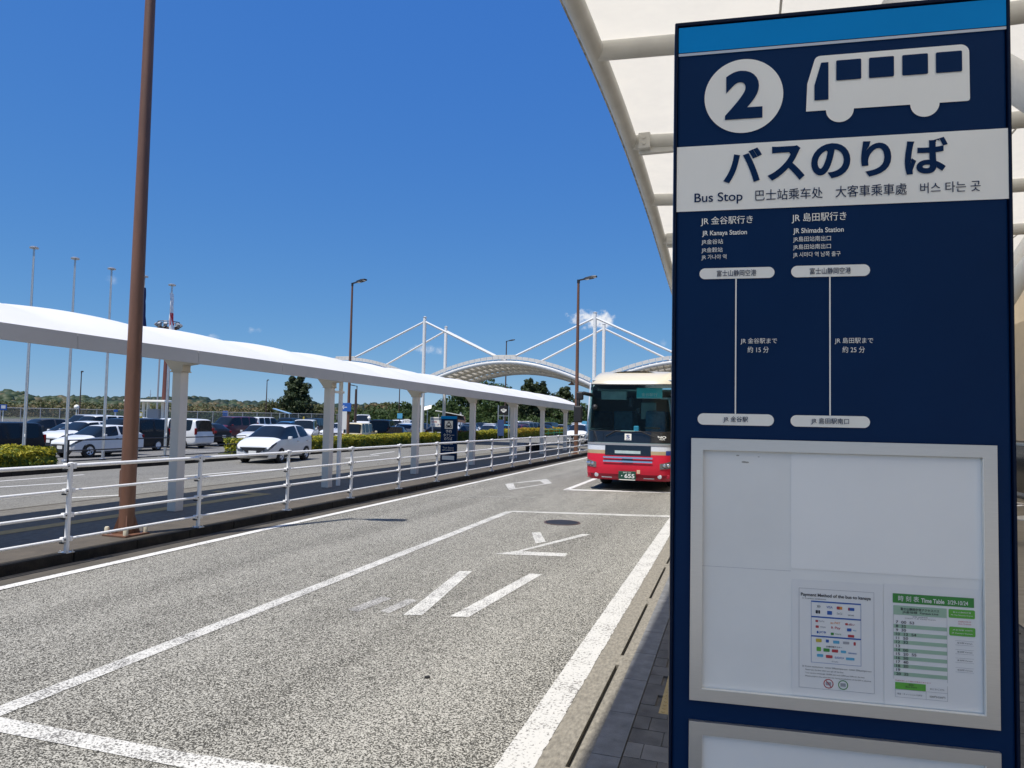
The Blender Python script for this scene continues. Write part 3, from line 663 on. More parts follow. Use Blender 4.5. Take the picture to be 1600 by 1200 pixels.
def notice_frame(u0, u1, z0, z1, w):
    f = MB(); d = -.012
    for p in ([(u0, z1), (u1, z1), (u1 - w, z1 - w), (u0 + w, z1 - w)], [(u1, z1), (u1, z0), (u1 - w, z0 + w), (u1 - w, z1 - w)],
              [(u1, z0), (u0, z0), (u0 + w, z0 + w), (u1 - w, z0 + w)], [(u0, z0), (u0, z1), (u0 + w, z1 - w), (u0 + w, z0 + w)]):
        q = [(a_, -.0005, c_ + Z0) for a_, c_ in p]; f.prism(q, (0, d, 0))
    fr = f.build('notice_frame', X['alu'], sg)
    cz = MB(); rect(cz, u0 + w, u0 + w + .21, (z0 + z1) / 2 + .005 + Z0, (z0 + z1) / 2 + .0056 + Z0, -.0024); cz.build('crease', X['pgrey'], fr) if z0 > 1 else None
    g = MB(); rect(g, u0 + w * .5, u1 - w * .5, z0 + w * .5 + Z0, z1 - w * .5 + Z0, -.002); g.build('notice_board', X['board'], fr)
    l = MB(); t_ = .0014
    for a_, c_, e_, h_ in ((u0 + w, u1 - w, z0 + w, z0 + w + t_), (u1 - w - t_, u1 - w, z0 + w, z1 - w)): l.box(a_, c_, -.0135, -.004, e_ + Z0, h_ + Z0)
    l.build('frame_lip', X['sheet'], fr)
notice_frame(-.3285, .3618, 1.2600, 1.9088, .0290)
bm2 = MB()
for u, z, r_ in ((-.215, 1.868, .004), (-.165, 1.866, .0025), (-.20, 1.852, .006), (-.193, 1.8515, .005)): disc(bm2, u, z + Z0, r_, -.0025, 12, r_ * .4)
bm2.build('tape_residue', pm('tape_residue', (.42, .40, .35), .7), sg)
notice_frame(-.3290, .3620, .55, 1.2090, .0310)
# sheets stuck on the board: each lies on the sign, so each is a thing
def sheet(name, label, cat, u0, u1, z0, z1, m, r=.001, yy=-.0026):
    o = thing(name, label, cat, (0.2, 1.9, .015), rad(6))
    b = MB(); rrect(b, u0, u1, z0 + Z0, z1 + Z0, yy - .0006, r, 3)
    fr = list(b.v); b.prism([(x, yy, z) for x, y, z in fr], (0, -.0005, 0)); b.build('sheet', m, o); return o
sheet('blank_sheet', 'large blank white sheet covering the upper right of the notice board', 'poster', -.0888, .3320, 1.5965, 1.8780, X['blank'], .006)
sheet('blank_sheet', 'blank sheet filling the lower notice frame at the bottom of the sign', 'poster', -.2980, .3300, .59, 1.1760, X['blank'], .002)
p1 = sheet('notice_paper', 'white payment notice with coloured card logos in the notice board', 'poster', -.0868, .1178, 1.2925, 1.5708, X['paperw'])
ym = -.0040
def printed(name, m, parent, fn):
    b = MB(); fn(b); b.build(name, m, parent)
def R(b, u0, u1, z0, z1, y=ym): rect(b, u0, u1, z0 + Z0, z1 + Z0, y)
def TX(b, s, u0, u1, z0, z1, bo=0., y=ym - .0008): text(b, s, u0, u1, z0 + Z0, z1 + Z0, y, bo)
def f_(b):
    TX(b, 'Payment Method of the bus to kanaya', -.0664, .0910, 1.5300, 1.5400, .02); TX(b, '1) Cashless settlement', -.0630, -.0090, 1.5245, 1.5285)
    TX(b, '2) Coins settlement : Adult 500yen/person  Child 250yen/person', -.0634, .0917, 1.3620, 1.3665)
    TX(b, 'Please pay the fare when you get off the bus.', -.0561, .0300, 1.3545, 1.3585); TX(b, 'Please prepare the exact fare by having breakdown of the bill in advance.', -.0561, .0917, 1.3395, 1.3435)
    TX(b, 'You cannot exchange 10,000 yen and 5,000 yen bills on the bus.', -.0561, .0770, 1.3470, 1.3510)
printed('print', X['ink'], p1, f_)
def f_(b):
    t_ = .0007; u0, u1, z0, z1 = -.0708, .0983, 1.3130, 1.5508
    for q in ((u0, u1, z0, z0 + t_), (u0, u1, z1 - t_, z1), (u0, u0 + t_, z0, z1), (u1 - t_, u1, z0, z1)): R(b, *q)
printed('border', X['pgrey'], p1, f_)
def f_(b):
    for z in (1.5205, 1.4838, 1.4378): R(b, -.0429, .0693, z - .0016, z + .0016)
    t_ = .0007
    for q in ((-.0429, .0693, 1.3748, 1.3755), (-.0429, -.0422, 1.3755, 1.52), (.0686, .0693, 1.3755, 1.52)): R(b, *q)
printed('blue_box', X['pblue'], p1, f_)
lg = {'ink': [], 'pblue': [], 'pred': [], 'porange': [], 'pcyan': [], 'pgold': [], 'bgreen': [], 'green': [], 'pgrey': []}
R_ = lambda k, u, z, w, h: lg[k].append(('r', u, z, w, h)); T_ = lambda k, s, u, z, w, h: lg[k].append((s, u, z, w, h))
T_('ink', ')))', -.026, 1.509, .008, .007); T_('pblue', 'VISA', -.001, 1.509, .014, .0055); R_('pred', .0185, 1.5085, .007, .007); R_('porange', .024, 1.5085, .007, .007); R_('pblue', .048, 1.5075, .013, .007); R_('pred', .0425, 1.5075, .004, .007)
R_('ink', -.030, 1.4960, .005, .008); R_('ink', -.0245, 1.4960, .004, .008); R_('pblue', -.001, 1.4955, .011, .009); T_('pgrey', 'Diners Club', .0215, 1.4955, .012, .006); T_('ink', 'DISCOVER', .047, 1.4930, .013, .003)
R_('pred', -.030, 1.4740, .006, .005); T_('pgrey', 'PayPay', -.019, 1.4740, .013, .0045); T_('porange', 'au PAY', .012, 1.4725, .022, .0055); R_('pred', .037, 1.4715, .006, .005); T_('pred', 'd払い', .0485, 1.4715, .014, .0055)
R_('pred', -.029, 1.4605, .007, .006); T_('pgrey', 'merpay', -.016, 1.4600, .013, .004); T_('pred', 'R Pay', .013, 1.4600, .021, .0075); R_('pblue', .043, 1.4585, .010, .007); T_('pcyan', 'Alipay', .055, 1.4575, .008, .004)
R_('pblue', -.028, 1.4475, .004, .006); T_('pblue', 'JCB', -.017, 1.4475, .016, .006); R_('green', .005, 1.4460, .007, .006); T_('green', 'WeChat Pay', .018, 1.4460, .014, .004); R_('pred', .047, 1.4440, .014, .006)
R_('pgold', -.0255, 1.4280, .013, .008); R_('pblue', -.006, 1.4280, .007, .007); R_('pcyan', .014, 1.4270, .014, .007); R_('pgrey', .036, 1.4270, .014, .006); R_('pred', .055, 1.4265, .005, .008)
T_('ink', '交通系電子マネー', .009, 1.4150, .036, .004); R_('bgreen', -.0255, 1.4075, .010, .010); R_('green', -.008, 1.4065, .014, .008); R_('pred', .011, 1.4060, .014, .007); R_('pcyan', .030, 1.4055, .012, .006); T_('pblue', 'nimoca', .050, 1.4040, .018, .004)
R_('pcyan', -.0225, 1.3925, .014, .007); R_('pred', -.002, 1.3915, .015, .007); T_('pblue', 'SUGOCA', .021, 1.3905, .020, .005); R_('pcyan', .045, 1.3900, .019, .006); T_('pgrey', 'PiTaPa', .011, 1.3805, .014, .0035)
for k_, items in lg.items():
    def f_(b):
        for s, u, z, w, h in items:
            if s == 'r': rrect(b, u - w / 2, u + w / 2, z - h / 2 + Z0, z + h / 2 + Z0, ym, .0012, 3)
            else: text(b, s, u - w / 2, u + w / 2, z - h / 2 + Z0, z + h / 2 + Z0, ym, .01)
    printed('logo_print', X[k_], p1, f_)
for u, k_ in ((-.0037, 'pred'), (.0290, 'green')):
    b = MB(); n = 32
    for i in range(n):
        a0, a1 = 2 * pi * i / n, 2 * pi * (i + 1) / n
        b.quad((u + .0112 * math.cos(a0), ym, 1.3272 + Z0 + .0112 * math.sin(a0)), (u + .0112 * math.cos(a1), ym, 1.3272 + Z0 + .0112 * math.sin(a1)), (u + .0092 * math.cos(a1), ym, 1.3272 + Z0 + .0092 * math.sin(a1)), (u + .0092 * math.cos(a0), ym, 1.3272 + Z0 + .0092 * math.sin(a0)))
    if k_ == 'pred': b.quad((u - .0075, ym, 1.3355 + Z0), (u - .0060, ym, 1.3365 + Z0), (u + .0075, ym, 1.3190 + Z0), (u + .0060, ym, 1.3180 + Z0))
    b.build('round_mark', X[k_], p1)
    b = MB(); rrect(b, u - .006, u + .006, 1.3232 + Z0, 1.3312 + Z0, ym + .0004, .001, 3); b.build('banknote_mark', X['pgrey'], p1)
p2 = sheet('notice_paper', 'white timetable sheet with green header and green striped rows in the notice board', 'poster', .1196, .3285, 1.2925, 1.5735, X['paperw'])
printed('header', X['green'], p2, lambda b: R(b, .1392, .3128, 1.5305, 1.5525))
printed('header_lettering', X['paperw'], p2, lambda b: (TX(b, '時 刻 表', .1510, .1960, 1.5350, 1.5480, .02), TX(b, 'Time Table', .2005, .2500, 1.5350, 1.5450, .02), TX(b, '3/29-10/24', .2570, .3000, 1.5350, 1.5445, .01)))
def f_(b):
    R(b, .1405, .2550, 1.5030, 1.5245)
    for i in range(7): R(b, .1408, .2555, 1.4720 - .0185 * i, 1.4805 - .0185 * i)
printed('green_rows', X['lgreen'], p2, f_)
def f_(b):
    TX(b, '富士山静岡空港アクセスバス', .1560, .2390, 1.5140, 1.5205, .012); TX(b, 'JR金谷線  Kanaya Line', .1600, .2370, 1.5065, 1.5130, .012)
    TX(b, '空港→JR金谷駅', .1820, .2140, 1.4985, 1.5015); TX(b, 'Airport → JR Kanaya Station', .1650, .2310, 1.4945, 1.4975)
    for i, s in enumerate(('7  00  53', '8  35', '9  30', '10  12  54', '11  50', '12  32', '13', '14  00', '15  20  55', '16  50', '17  40', '18  20', '19', '20  35')):
        TX(b, s, .1455, .1455 + .0044 * len(s), 1.4828 - .00925 * i, 1.4890 - .00925 * i, .012)
    TX(b, '運賃', .1720, .1830, 1.3400, 1.3440); TX(b, 'Bus Fare', .1660, .1900, 1.3350, 1.3388); TX(b, '現金・キャッシュレス決済', .1475, .2010, 1.3175, 1.3215); TX(b, '500円/250円', .2170, .2500, 1.3170, 1.3215)
    TX(b, 'おとな/こども', .2180, .2480, 1.3350, 1.3390)
    for z in (1.4478, 1.4275, 1.4080, 1.3860): TX(b, '金谷駅 Kanaya', .2760, .3080, z - .0020, z + .0020)
printed('table_lettering', X['ink'], p2, f_)
def f_(b):
    t_ = .0006
    for q in ((.1434, .2557, 1.3112, 1.3118), (.1434, .2557, 1.3290, 1.3296), (.1434, .1440, 1.3112, 1.3290), (.2551, .2557, 1.3112, 1.3460), (.2095, .2101, 1.3112, 1.3290), (.1402, .1408, 1.353, 1.503), (.2551, .2557, 1.353, 1.503)): R(b, *q)
    for z in (1.4478, 1.4275, 1.4080, 1.3860):
        for q in ((.2725, .3115, z - .0052, z - .0047), (.2725, .3115, z + .0047, z + .0052)): R(b, *q)
printed('rules', X['pgrey'], p2, f_)
def f_(b):
    rrect(b, .2590, .3145, 1.5045 + Z0, 1.5245 + Z0, ym, .003); rrect(b, .2600, .3150, 1.4635 + Z0, 1.4840 + Z0, ym, .003); R(b, .1434, .2093, 1.3300, 1.3458)
printed('green_boxes', X['bgreen'], p2, f_)
printed('box_lettering', X['paperw'], p2, lambda b: (TX(b, '富士山静岡空港', .2680, .3060, 1.5165, 1.5200), TX(b, 'Mt. Fuji Shizuoka Airport', .2640, .3100, 1.5095, 1.5130), TX(b, 'JR金谷駅 500円', .2670, .3080, 1.4755, 1.4792), TX(b, 'JR Kanaya Station', .2650, .3090, 1.4680, 1.4715)))
printed('red_lettering', X['pred'], p2, lambda b: (TX(b, '金谷駅まで約15分', .2790, .3060, 1.4955, 1.4990), TX(b, 'about 15 minutes', .2790, .3060, 1.4905, 1.4935), TX(b, '交通状況により遅れる場合があります', .1430, .2200, 1.3485, 1.3515)))
# ------------------------------------------------------------------ terminal roof over the pavement
tr = thing('terminal_canopy', 'cream fabric canopy on grey tubes overhanging the pavement in front of the terminal', 'canopy', (0, 0, 0))
EP = [(-1.60, -8, 5.30), (-1.50, 0, 5.30), (-1.42, 4.0, 5.31), (-1.415, 5.4, 5.33), (-1.405, 6.8, 5.37), (-1.395, 8.55, 5.29), (-1.455, 11.2, 5.23), (-1.65, 16.9, 5.07), (-1.95, 26, 4.95), (-2.5, 40, 4.8)]
EP = [((x + .10) * 1.3, y * 1.3, 1.95 + (z - 1.95) * 1.3) for x, y, z in EP]
def ept(y):
    for a, c in zip(EP[:-1], EP[1:]):
        if a[1] <= y <= c[1]:
            t = (y - a[1]) / (c[1] - a[1]); return Vector((a[0] + (c[0] - a[0]) * t, y, a[2] + (c[2] - a[2]) * t))
    return Vector(EP[-1])
ysm = [-3.6 + .45 * i for i in range(123)]  # roof stops short behind the camera, letting sun onto the added pale ground
def smooth_e(y): return sum((ept(min(51.9, max(-10.3, y + d))) for d in (-1.2, -.6, 0, .6, 1.2)), Vector()) / 5
e_ = MB().path([smooth_e(y) - Vector((0, 0, .02)) for y in ysm], .108, 14); e_.build('edge_tube', X['tube'], tr, 40)
g_ = MB()
for a, c in zip(ysm[:-1], ysm[1:]):
    p, q = smooth_e(a), smooth_e(c)
    g_.bar(p + Vector((-.125, 0, .05)), q + Vector((-.125, .002, .05)), .05, .11)
g_.build('edge_gutter', X['stain'], tr)
XR = 7.2
rise = lambda x: -.055 * min(4.0, max(0, x + 1.7))
def rp(i, j):
    y = -3.6 + 54.6 * j; p = smooth_e(y); x = p.x + (XR - p.x) * i
    ph = ((y - .3) / 4.2) % 1.0
    return (x, y, p.z + .095 + rise(x))
MB().grid(rp, 24, 120).build('roof', X['memb2'], tr, 40)
yb = [8.19 - 2.76 * 4 + 2.76 * i for i in range(19)]
for i, y in enumerate(yb):
    p = smooth_e(y); pts = [Vector((x, y, p.z - .01 + rise(x))) for x in (p.x + .02, p.x + 1.2, p.x + 2.6, p.x + 4.2, p.x + 6, XR)]
    MB().path(pts, .114, 12).build('beam', X['tube'], tr, 40)
    if i % 2:
        br = MB(); br.rbox(p.x + .13, p.x + .31, y - .145, y + .145, p.z - .17, p.z + .08, .01); br.rbox(p.x + .13, p.x + .65, y - .04, y + .04, p.z - .22, p.z - .10, .01)
        for dz in (-.09, .0): br.lathe((p.x + .22, y - .147, p.z + dz), [(.028, -.012), (.028, .0)], 10, 'y')
        br.build('bracket', X['tube'], tr)
sm_ = MB()
for x in (.35, 1.9, 3.6, 5.4):
    sm_.path([Vector((x, y, smooth_e(y).z + .06 + rise(x) - .004)) for y in ysm[::4]], .014, 6)
sm_.build('seam_cord', X['tube'], tr, 40)
for y in (6.6, 15.1, 23.6):
    z_ = smooth_e(y).z
    c = MB().path([(3.9, y, 0), (3.9, y, 2.6), (3.85, y, 3.4)], [.24, .23, .21], 20); c.build('column', X['column'], tr, 40)
    for dx, dy in ((-2.5, -.9), (-2.5, 1.0), (1.6, -.9), (1.6, .9)):
        MB().path([(3.85 + .03 * dx, y, 3.1), (3.85 + dx * .45, y + dy * .45, 4.5), (3.85 + dx, y + dy, z_ + rise(3.85 + dx) - .05)], [.19, .175, .12], 16).build('branch', X['whitesteel'], tr, 40)
# two more ties seen right of the sign
tb = thing('terminal_building', 'long beige panelled terminal front with dark glazing behind the bus stop sign', 'building', (0, 0, 0))
w = MB(); y = -8.0
while y < 58: w.rbox(7.3, 7.6, y + .01, y + 1.79, 1.6, 4.9, .01); y += 1.8
w.box(7.36, 7.6, -8, 58, 0, 7.4); w.build('wall', X['beige'], tb)
for y in range(-8, 56, 6):
    f = MB().rbox(7.22, 7.35, y + .15, y + 5.85, .1, 1.55, .01); fo = f.build('window_frame', X['steel'], tb)
    g = MB().box(7.20, 7.235, y + .25, y + 5.75, .2, 1.48); g.build('pane', X['darkglass'], fo)
ch = thing('white_chair', 'white moulded seat on chrome legs by the terminal front', 'chair', (4.42, 14.1, .018), rad(-90))
b = MB(); b.grid(lambda i, j: (-.26 + .52 * i, .24 - .5 * min(j * 2, 1) - .12 * max(0, j * 2 - 1), .44 - .03 * math.sin(pi * min(j * 2, 1)) + .42 * max(0, j * 2 - 1)), 6, 14)
so2 = b.build('seat', X['white'], ch, 40); md = so2.modifiers.new('thickness', 'SOLIDIFY'); md.thickness = .02
for sx in (-.22, .22):
    MB().path([(sx, .2, .42), (sx, .2, .0)], .014, 8).path([(sx, -.26, .42), (sx, -.28, 0)], .014, 8).build('leg', X['chrome'], ch)
MB().path([(-.27, -.36, .62), (-.27, -.05, .66), (-.27, .18, .64), (-.27, .2, .42)], .014, 8).path([(.27, -.36, .62), (.27, -.05, .66), (.27, .18, .64), (.27, .2, .42)], .014, 8).build('armrest', X['chrome'], ch)

# ------------------------------------------------------------------ the bus
X['buslamp'] = pm('bus_lamp_glass', (.20, .19, .19), .12, .3, .5, 30)
BX, BY = -3.03, 19.62
bus = thing('coach_bus', 'red and white coach with a cream roof pulling into the bus bay', 'bus', (BX, BY, 0))
HW, BL = 1.2, 11.6
X['b_red'] = pm('bus_red', (.62, .018, .045), .32, 0, .06, 2, coat=.12, spec=.3)
X['b_red2'] = pm('bus_dark_red', (.32, .012, .03), .4, 0, .06, 2, spec=.3)
X['b_cream'] = pm('bus_cream', (.56, .51, .395), .32, 0, .04, 1.2, coat=.4)
X['b_gold'] = pm('bus_gold', (.56, .42, .24), .3, .3, .04, 2)
X['b_silver'] = pm('bus_silver_white', (.62, .64, .68), .3, .1, .04, 2)
X['b_trim'] = pm('bus_trim_grey', (.30, .30, .31), .4, .2, .08, 3)
X['b_blue'] = pm('bus_blue', (.03, .06, .25), .3, 0, .05, 2)
X['b_glass'] = glassmat('bus_windshield_glass', (.60, .86, .88), .80)
X['b_side'] = pm('bus_side_glass', (.012, .03, .035), .06, 0, .2, 1)
X['teal'] = pm('bus_destination_panel', (.08, .68, .66), .4, 0, .1, 3)
X['seatcloth'] = pm('bus_seat_cloth', (.10, .24, .36), .8, 0, .25, 9)
X['cabin'] = pm('bus_cabin_lining', (.40, .50, .50), .7, 0, .2, 3)
prof = [(.30, .16), (.36, .07), (.46, .03), (.62, .0), (.80, .0), (1.0, .015), (1.10, .02), (1.26, .04), (1.32, .045), (1.36, .055), (1.48, .065), (1.62, .085), (2.0, .14), (2.5, .25), (2.97, .39), (3.06, .45), (3.16, .56), (3.26, .74), (3.34, 1.0), (3.40, 1.5)]
def pf(z):
    for (a, p), (c, q) in zip(prof[:-1], prof[1:]):
        if a <= z <= c: return p + (q - p) * (z - a) / (c - a)
    return prof[-1][1]
def fx(u, z):
    """front surface point at u in -1..1 across, height z"""
    hw = HW - max(0, z - 2.97) ** 1.5 * .62 - max(0, .45 - z) * .25
    a = abs(u); x = math.sin(min(a, 1) * pi / 2) ** .92 * hw
    yy = pf(z) + .42 * a ** 3.2 * (1 if z < 3.0 else 1)
    return ((x if u >= 0 else -x), yy, z)
us = [-1 + .1 * i for i in range(21)]
def front(name, z0, z1, m, parent=None, u0=-1, u1=1, off=0., nz=4, smooth=50):
    b = MB()
    def g(i, j):
        u = u0 + (u1 - u0) * i; z = z0 + (z1 - z0) * j; p = fx(u, z); return (p[0], p[1] - off, p[2])
    b.grid(g, max(4, int((u1 - u0) * 12)), nz); return b.build(name, m, parent or bus, smooth)
front('skirt', .30, .47, X['b_red2'], nz=3)
fb = front('front_bumper', .47, 1.02, X['b_red'], nz=5)
front('gold_band', 1.02, 1.12, X['b_gold'])
front('silver_band', 1.12, 1.265, X['b_silver'])
front('trim_bar', 1.265, 1.325, X['b_trim'], off=.012)
front('black_panel', 1.335, 1.64, X['blackbody'], nz=3)
front('windshield', 1.66, 2.955, X['b_glass'], nz=10)
front('windshield_seal', 1.64, 1.66, X['trim'], off=.004, nz=1); front('windshield_seal', 2.955, 2.985, X['trim'], off=.004, nz=1)
front('roof_visor', 2.985, 3.40, X['b_cream'], nz=10)
front('grille_recess', .99, 1.262, X['blackbody'], u0=-.33, u1=.33, off=.010, nz=2)
# the recess tapers: red wedges over its lower corners
front('badge_strip', 1.04, 1.12, X['cabin'], u0=-.17, u1=.17, off=.016, nz=1)
for z in (.80, .905): front('grille_bar', z, z + .045, X['chrome'], u0=-.36, u1=.36, off=.03, nz=2)
front('emblem_base', .80, .90, X['blackbody'], u0=-.065, u1=.065, off=.02, nz=1)
for sgn in (-1, 1):
    b = MB(); b.grid(lambda i, j: (lambda p: (p[0], p[1] - .008, p[2]))(fx(sgn * (.50 + .36 * i), .635 + .20 * j * (1 - .28 * abs(.9 - i)) + .03 * i)), 6, 3)
    h = b.build('headlight', X['buslamp'], bus)
    for u in (.60, .71, .80):
        p = fx(sgn * u, .74); MB().lathe((p[0], p[1] - .012, .74), [(.045, 0), (.028, -.016), (.0, -.02)], 12, 'y').build('bulb', X['chrome'], h)
    for u, m in ((.50, 'lens'), (.70, 'b_red2')):
        p = fx(sgn * u, .43); MB().lathe((p[0], p[1], p[2]), [(.058, .02), (.058, -.012), (.045, -.02), (0, -.022)], 16, 'y').build('fog_lamp', X[m], bus)
    front('vent_slot', .36, .385, X['b_silver'], u0=.22 * sgn if sgn > 0 else -.40, u1=.40 if sgn > 0 else -.22, off=.006, nz=1)
    b = MB(); p = fx(sgn * .72, 3.09); b.rbox(p[0] - .06, p[0] + .06, p[1] - .03, p[1] + .03, 3.07, 3.11, .008); b.build('marker_lamp', X['steel'], bus)
front('blue_flash', 1.02, 1.14, X['b_blue'], u0=.64, u1=1.0, off=.006, nz=2)
b = MB(); p = fx(0, .42); b.rbox(-.24, .24, -.035, -.015, .34, .56, .01); pl = b.build('number_plate', pm('plate_green', (.01, .06, .035), .5, 0, .05, 5), bus)
b = MB(); text(b, '655', -.07, .20, .375, .49, -.037, .02); text(b, '・', -.16, -.13, .42, .45, -.037, .02); text(b, '静岡 200', -.11, .11, .505, .54, -.037); b.build('plate_lettering', X['plate'], pl)
b = MB().rbox(-.22, .22, -.03, .05, .315, .34, .004); b.build('plate_bracket', X['sheet'], bus)
b = MB().rbox(.26, .35, -.02, -.008, .50, .60, .004); b.build('sticker', pm('sticker_peach', (.70, .45, .30), .5), bus)
b = MB(); yb_ = pf(1.49); b.rbox(-.095, .095, yb_ - .012, yb_ + .01, 1.40, 1.585, .008); lo = b.build('emblem_panel', X['sheet'], bus)
b = MB(); text(b, 'S', -.045, .045, 1.455, 1.555, yb_ - .014, .03); text(b, 'BUS', -.05, .05, 1.415, 1.44, yb_ - .014, .02); b.build('emblem', X['b_blue'], lo)
b = MB(); p = fx(.56, 1.5); text(b, 'HINO', .66, 1.03, 1.475, 1.54, p[1] - .03, .03); text(b, 'SELEGA', .70, 1.0, 1.43, 1.465, p[1] - .03, .02); b.build('maker_lettering', X['sheet'], bus)
# wipers
for s in (-1, 1):
    b = MB(); p = fx(s * .42, 1.65); q = fx(s * .10, 1.70); r_ = fx(s * .80, 1.74) if s < 0 else fx(.55, 1.60)
    b.path([(-.12 * s - .1, pf(1.63) - .03, 1.63), (s * .35, pf(1.66) - .05, 1.655), (s * .62 + (.1 if s > 0 else 0), pf(1.6) - .02, 1.50)], .014, 6); b.build('wiper', X['trim'], bus)
# sides, roof, tail
YF = .50
def side_panel(name, z0, z1, m, off=0., y0=YF, y1=BL):
    for sx in (-1, 1):
        b = MB(); b.box(min(sx * (HW + off), sx * (HW - .03)), max(sx * (HW + off), sx * (HW - .03)), y0, y1, z0, z1); b.build(name, m, bus)
side_panel('side_panel', .32, 1.05, X['b_red'], -.002, .46); side_panel('gold_band', 1.05, 1.12, X['b_gold'], -.002, .46); side_panel('side_panel', 1.12, 1.70, X['b_silver'], -.002, .46)
side_panel('side_window', 1.70, 2.92, X['b_side'], .001, 1.3)
b = MB(); nn = 14
def roofsec(j):
    a = -1 + 2 * j; z = 2.92 + .48 * (1 - abs(a) ** 3.2); return a * (HW - .002), z
b.grid(lambda i, j: (roofsec(j)[0], .98 + (BL - .98) * i + .5 * abs(-1 + 2 * j) ** 3 * 0, roofsec(j)[1] - .02), 8, 20); b.build('roof', X['b_cream'], bus, 50)
MB().rbox(-1.19, 1.19, BL - .05, BL, .35, 2.95, .02).build('tail_panel', X['b_cream'], bus)
for sx in (-1, 1):
    MB().path([fx(sx * 1.0, z) for z in (1.64, 2.0, 2.5, 2.98)], .05, 8).build('corner_pillar', X['b_silver'], bus, 40)
    b = MB(); b.box(min(sx * 1.17, sx * 1.2), max(sx * 1.17, sx * 1.2), .72, 1.3, 1.70, 2.9); b.build('cab_window', X['b_side'], bus)
MB().box(-1.15, 1.15, .5, BL - .1, .45, .55).build('floor', X['trim'], bus)
for wy in (2.35, 8.9):
    for sx in (-1, 1):
        w_ = MB().lathe((sx * 1.0, wy, .50), [(.30, -.15), (.47, -.15), (.50, -.11), (.50, .11), (.47, .15), (.30, .15)], 28, 'x', False).build('wheel', X['rubber'], bus, 40)
        MB().lathe((sx * 1.0, wy, .50), [(0, .10 * sx), (.12, .16 * sx), (.2, .10 * sx), (.30, .14 * sx)], 20, 'x').build('rim', X['rim'], w_, 40)
# inside
MB().box(-1.12, 1.12, .62, 1.05, 1.2, 1.62).build('dashboard', X['cabin'], bus)
st = MB().lathe((.55, .95, 1.72), [(.20, .0), (.235, .02), (.235, .04), (.20, .05)], 20); st.build('steering_wheel', X['trim'], bus, 40)
for sx, yy_ in ((.55, 1.75), (-.55, 2.6), (.55, 2.8), (-.55, 3.7), (.55, 3.9), (-.75, 4.8), (.75, 5.0), (-.4, 5.4), (.4, 5.6)):
    MB().rbox(sx - .3, sx + .3, yy_, yy_ + .16, 1.0, 2.25, .06).rbox(sx - .3, sx + .3, yy_ - .45, yy_, 1.0, 1.35, .06).build('seat', X['seatcloth'], bus)
MB().rbox(.14, .86, .62, .66, 2.58, 2.88, .01).build('destination_panel', X['teal'], bus)
b = MB(); text(b, '金谷駅行', .28, .72, 2.64, 2.74, .615, .02); rect(b, .16, .84, 2.585, 2.60, .615); b.build('destination_lettering', X['sheet'], bus)
MB().rbox(-.3, .1, .60, .78, 1.62, 1.66, .01).build('papers', X['sheet'], bus)
b = MB(); b.bar((.78, 1.1, 1.55), (.78, 1.1, 2.6), .05, .05); b.bar((.78, 1.1, 2.6), (1.05, 1.1, 2.6), .05, .05); b.bar((1.0, 1.1, 2.6), (1.16, 1.1, 1.55), .05, .05); b.build('door_frame', X['b_silver'], bus)
MB().rbox(-.95, -.2, 1.0, 1.12, 2.55, 2.8, .02).build('monitor', X['cabin'], bus); MB().rbox(.1, .55, 1.9, 1.95, 2.0, 2.5, .01).build('notice_panel', X['cabin'], bus)
MB().box(-1.1, 1.1, 1.2, 9, 2.82, 2.86).build('ceiling_lining', X['cabin'], bus)
MB().lathe((-.05, .85, 2.35), [(.06, 0), (.06, .2), (.03, .28)], 10).lathe((.18, .8, 2.15), [(.07, 0), (.07, .16)], 10).build('camera_unit', X['trim'], bus)
MB().rbox(.06, .2, .68, .8, 1.62, 1.8, .02).build('fare_display', X['pcyan'], bus)
for sx in (-1, 1):
    m_ = MB(); m_.path([(sx * 1.12, .52, 2.66), (sx * 1.30, .22, 2.70), (sx * 1.42, .10, 2.60), (sx * 1.42, .10, 2.25)], .055, 10); a_ = m_.build('mirror_arm', X['trim'], bus, 40)
    MB().rbox(sx * 1.42 - .12, sx * 1.42 + .12, .02, .16, 1.86, 2.34, .04).rbox(sx * 1.38 - .10, sx * 1.38 + .10, .04, .16, 2.50, 2.74, .04).build('mirror', X['trim'], a_)
MB().path([(-1.12, .50, 2.30), (-1.0, .25, 2.31)], .015, 6).lathe((-.96, .18, 2.31), [(0, -.08), (.07, -.05), (.08, 0), (.0, .06)], 10, 'y').build('convex_mirror', X['trim'], bus)
# ------------------------------------------------------------------ white cable-stayed arched roof across the roadways
ar = thing('arched_roof_structure', 'white arched roof hung from four masts by cables across the roadways', 'canopy structure', (0, 0, 0))
TA = [(-34.0, 46.0), (-21.7, 46.06), (-9.39, 46.18), (2.9, 46.3)]; TB = [(-34.8, 51.0), (-22.33, 51.33), (-9.87, 51.92), (2.6, 52.4)]
for (x, y), h in ((TA[1], 8.99), (TA[2], 9.0), (TB[1], 8.99), (TB[2], 9.0)):
    MB().path([(x, y, 0), (x, y, h - .4), (x, y, h)], [.125, .125, .11], 14).lathe((x, y, h), [(.12, 0), (.14, .06), (0, .12)], 14).build('mast', X['white'], ar, 40)
ZL, ZP = 4.15, 5.75
def arch_z(t): return ZL + (ZP - ZL) * math.sin(pi * t) ** .9
def arch_pt(bay, t, v, dz=0):
    a, c = Vector(TA[bay]).lerp(Vector(TA[bay + 1]), t), Vector(TB[bay]).lerp(Vector(TB[bay + 1]), t)
    p = a.lerp(c, -.06 + 1.28 * v)
    return Vector((p.x, p.y, arch_z(t) - .12 * v + dz))
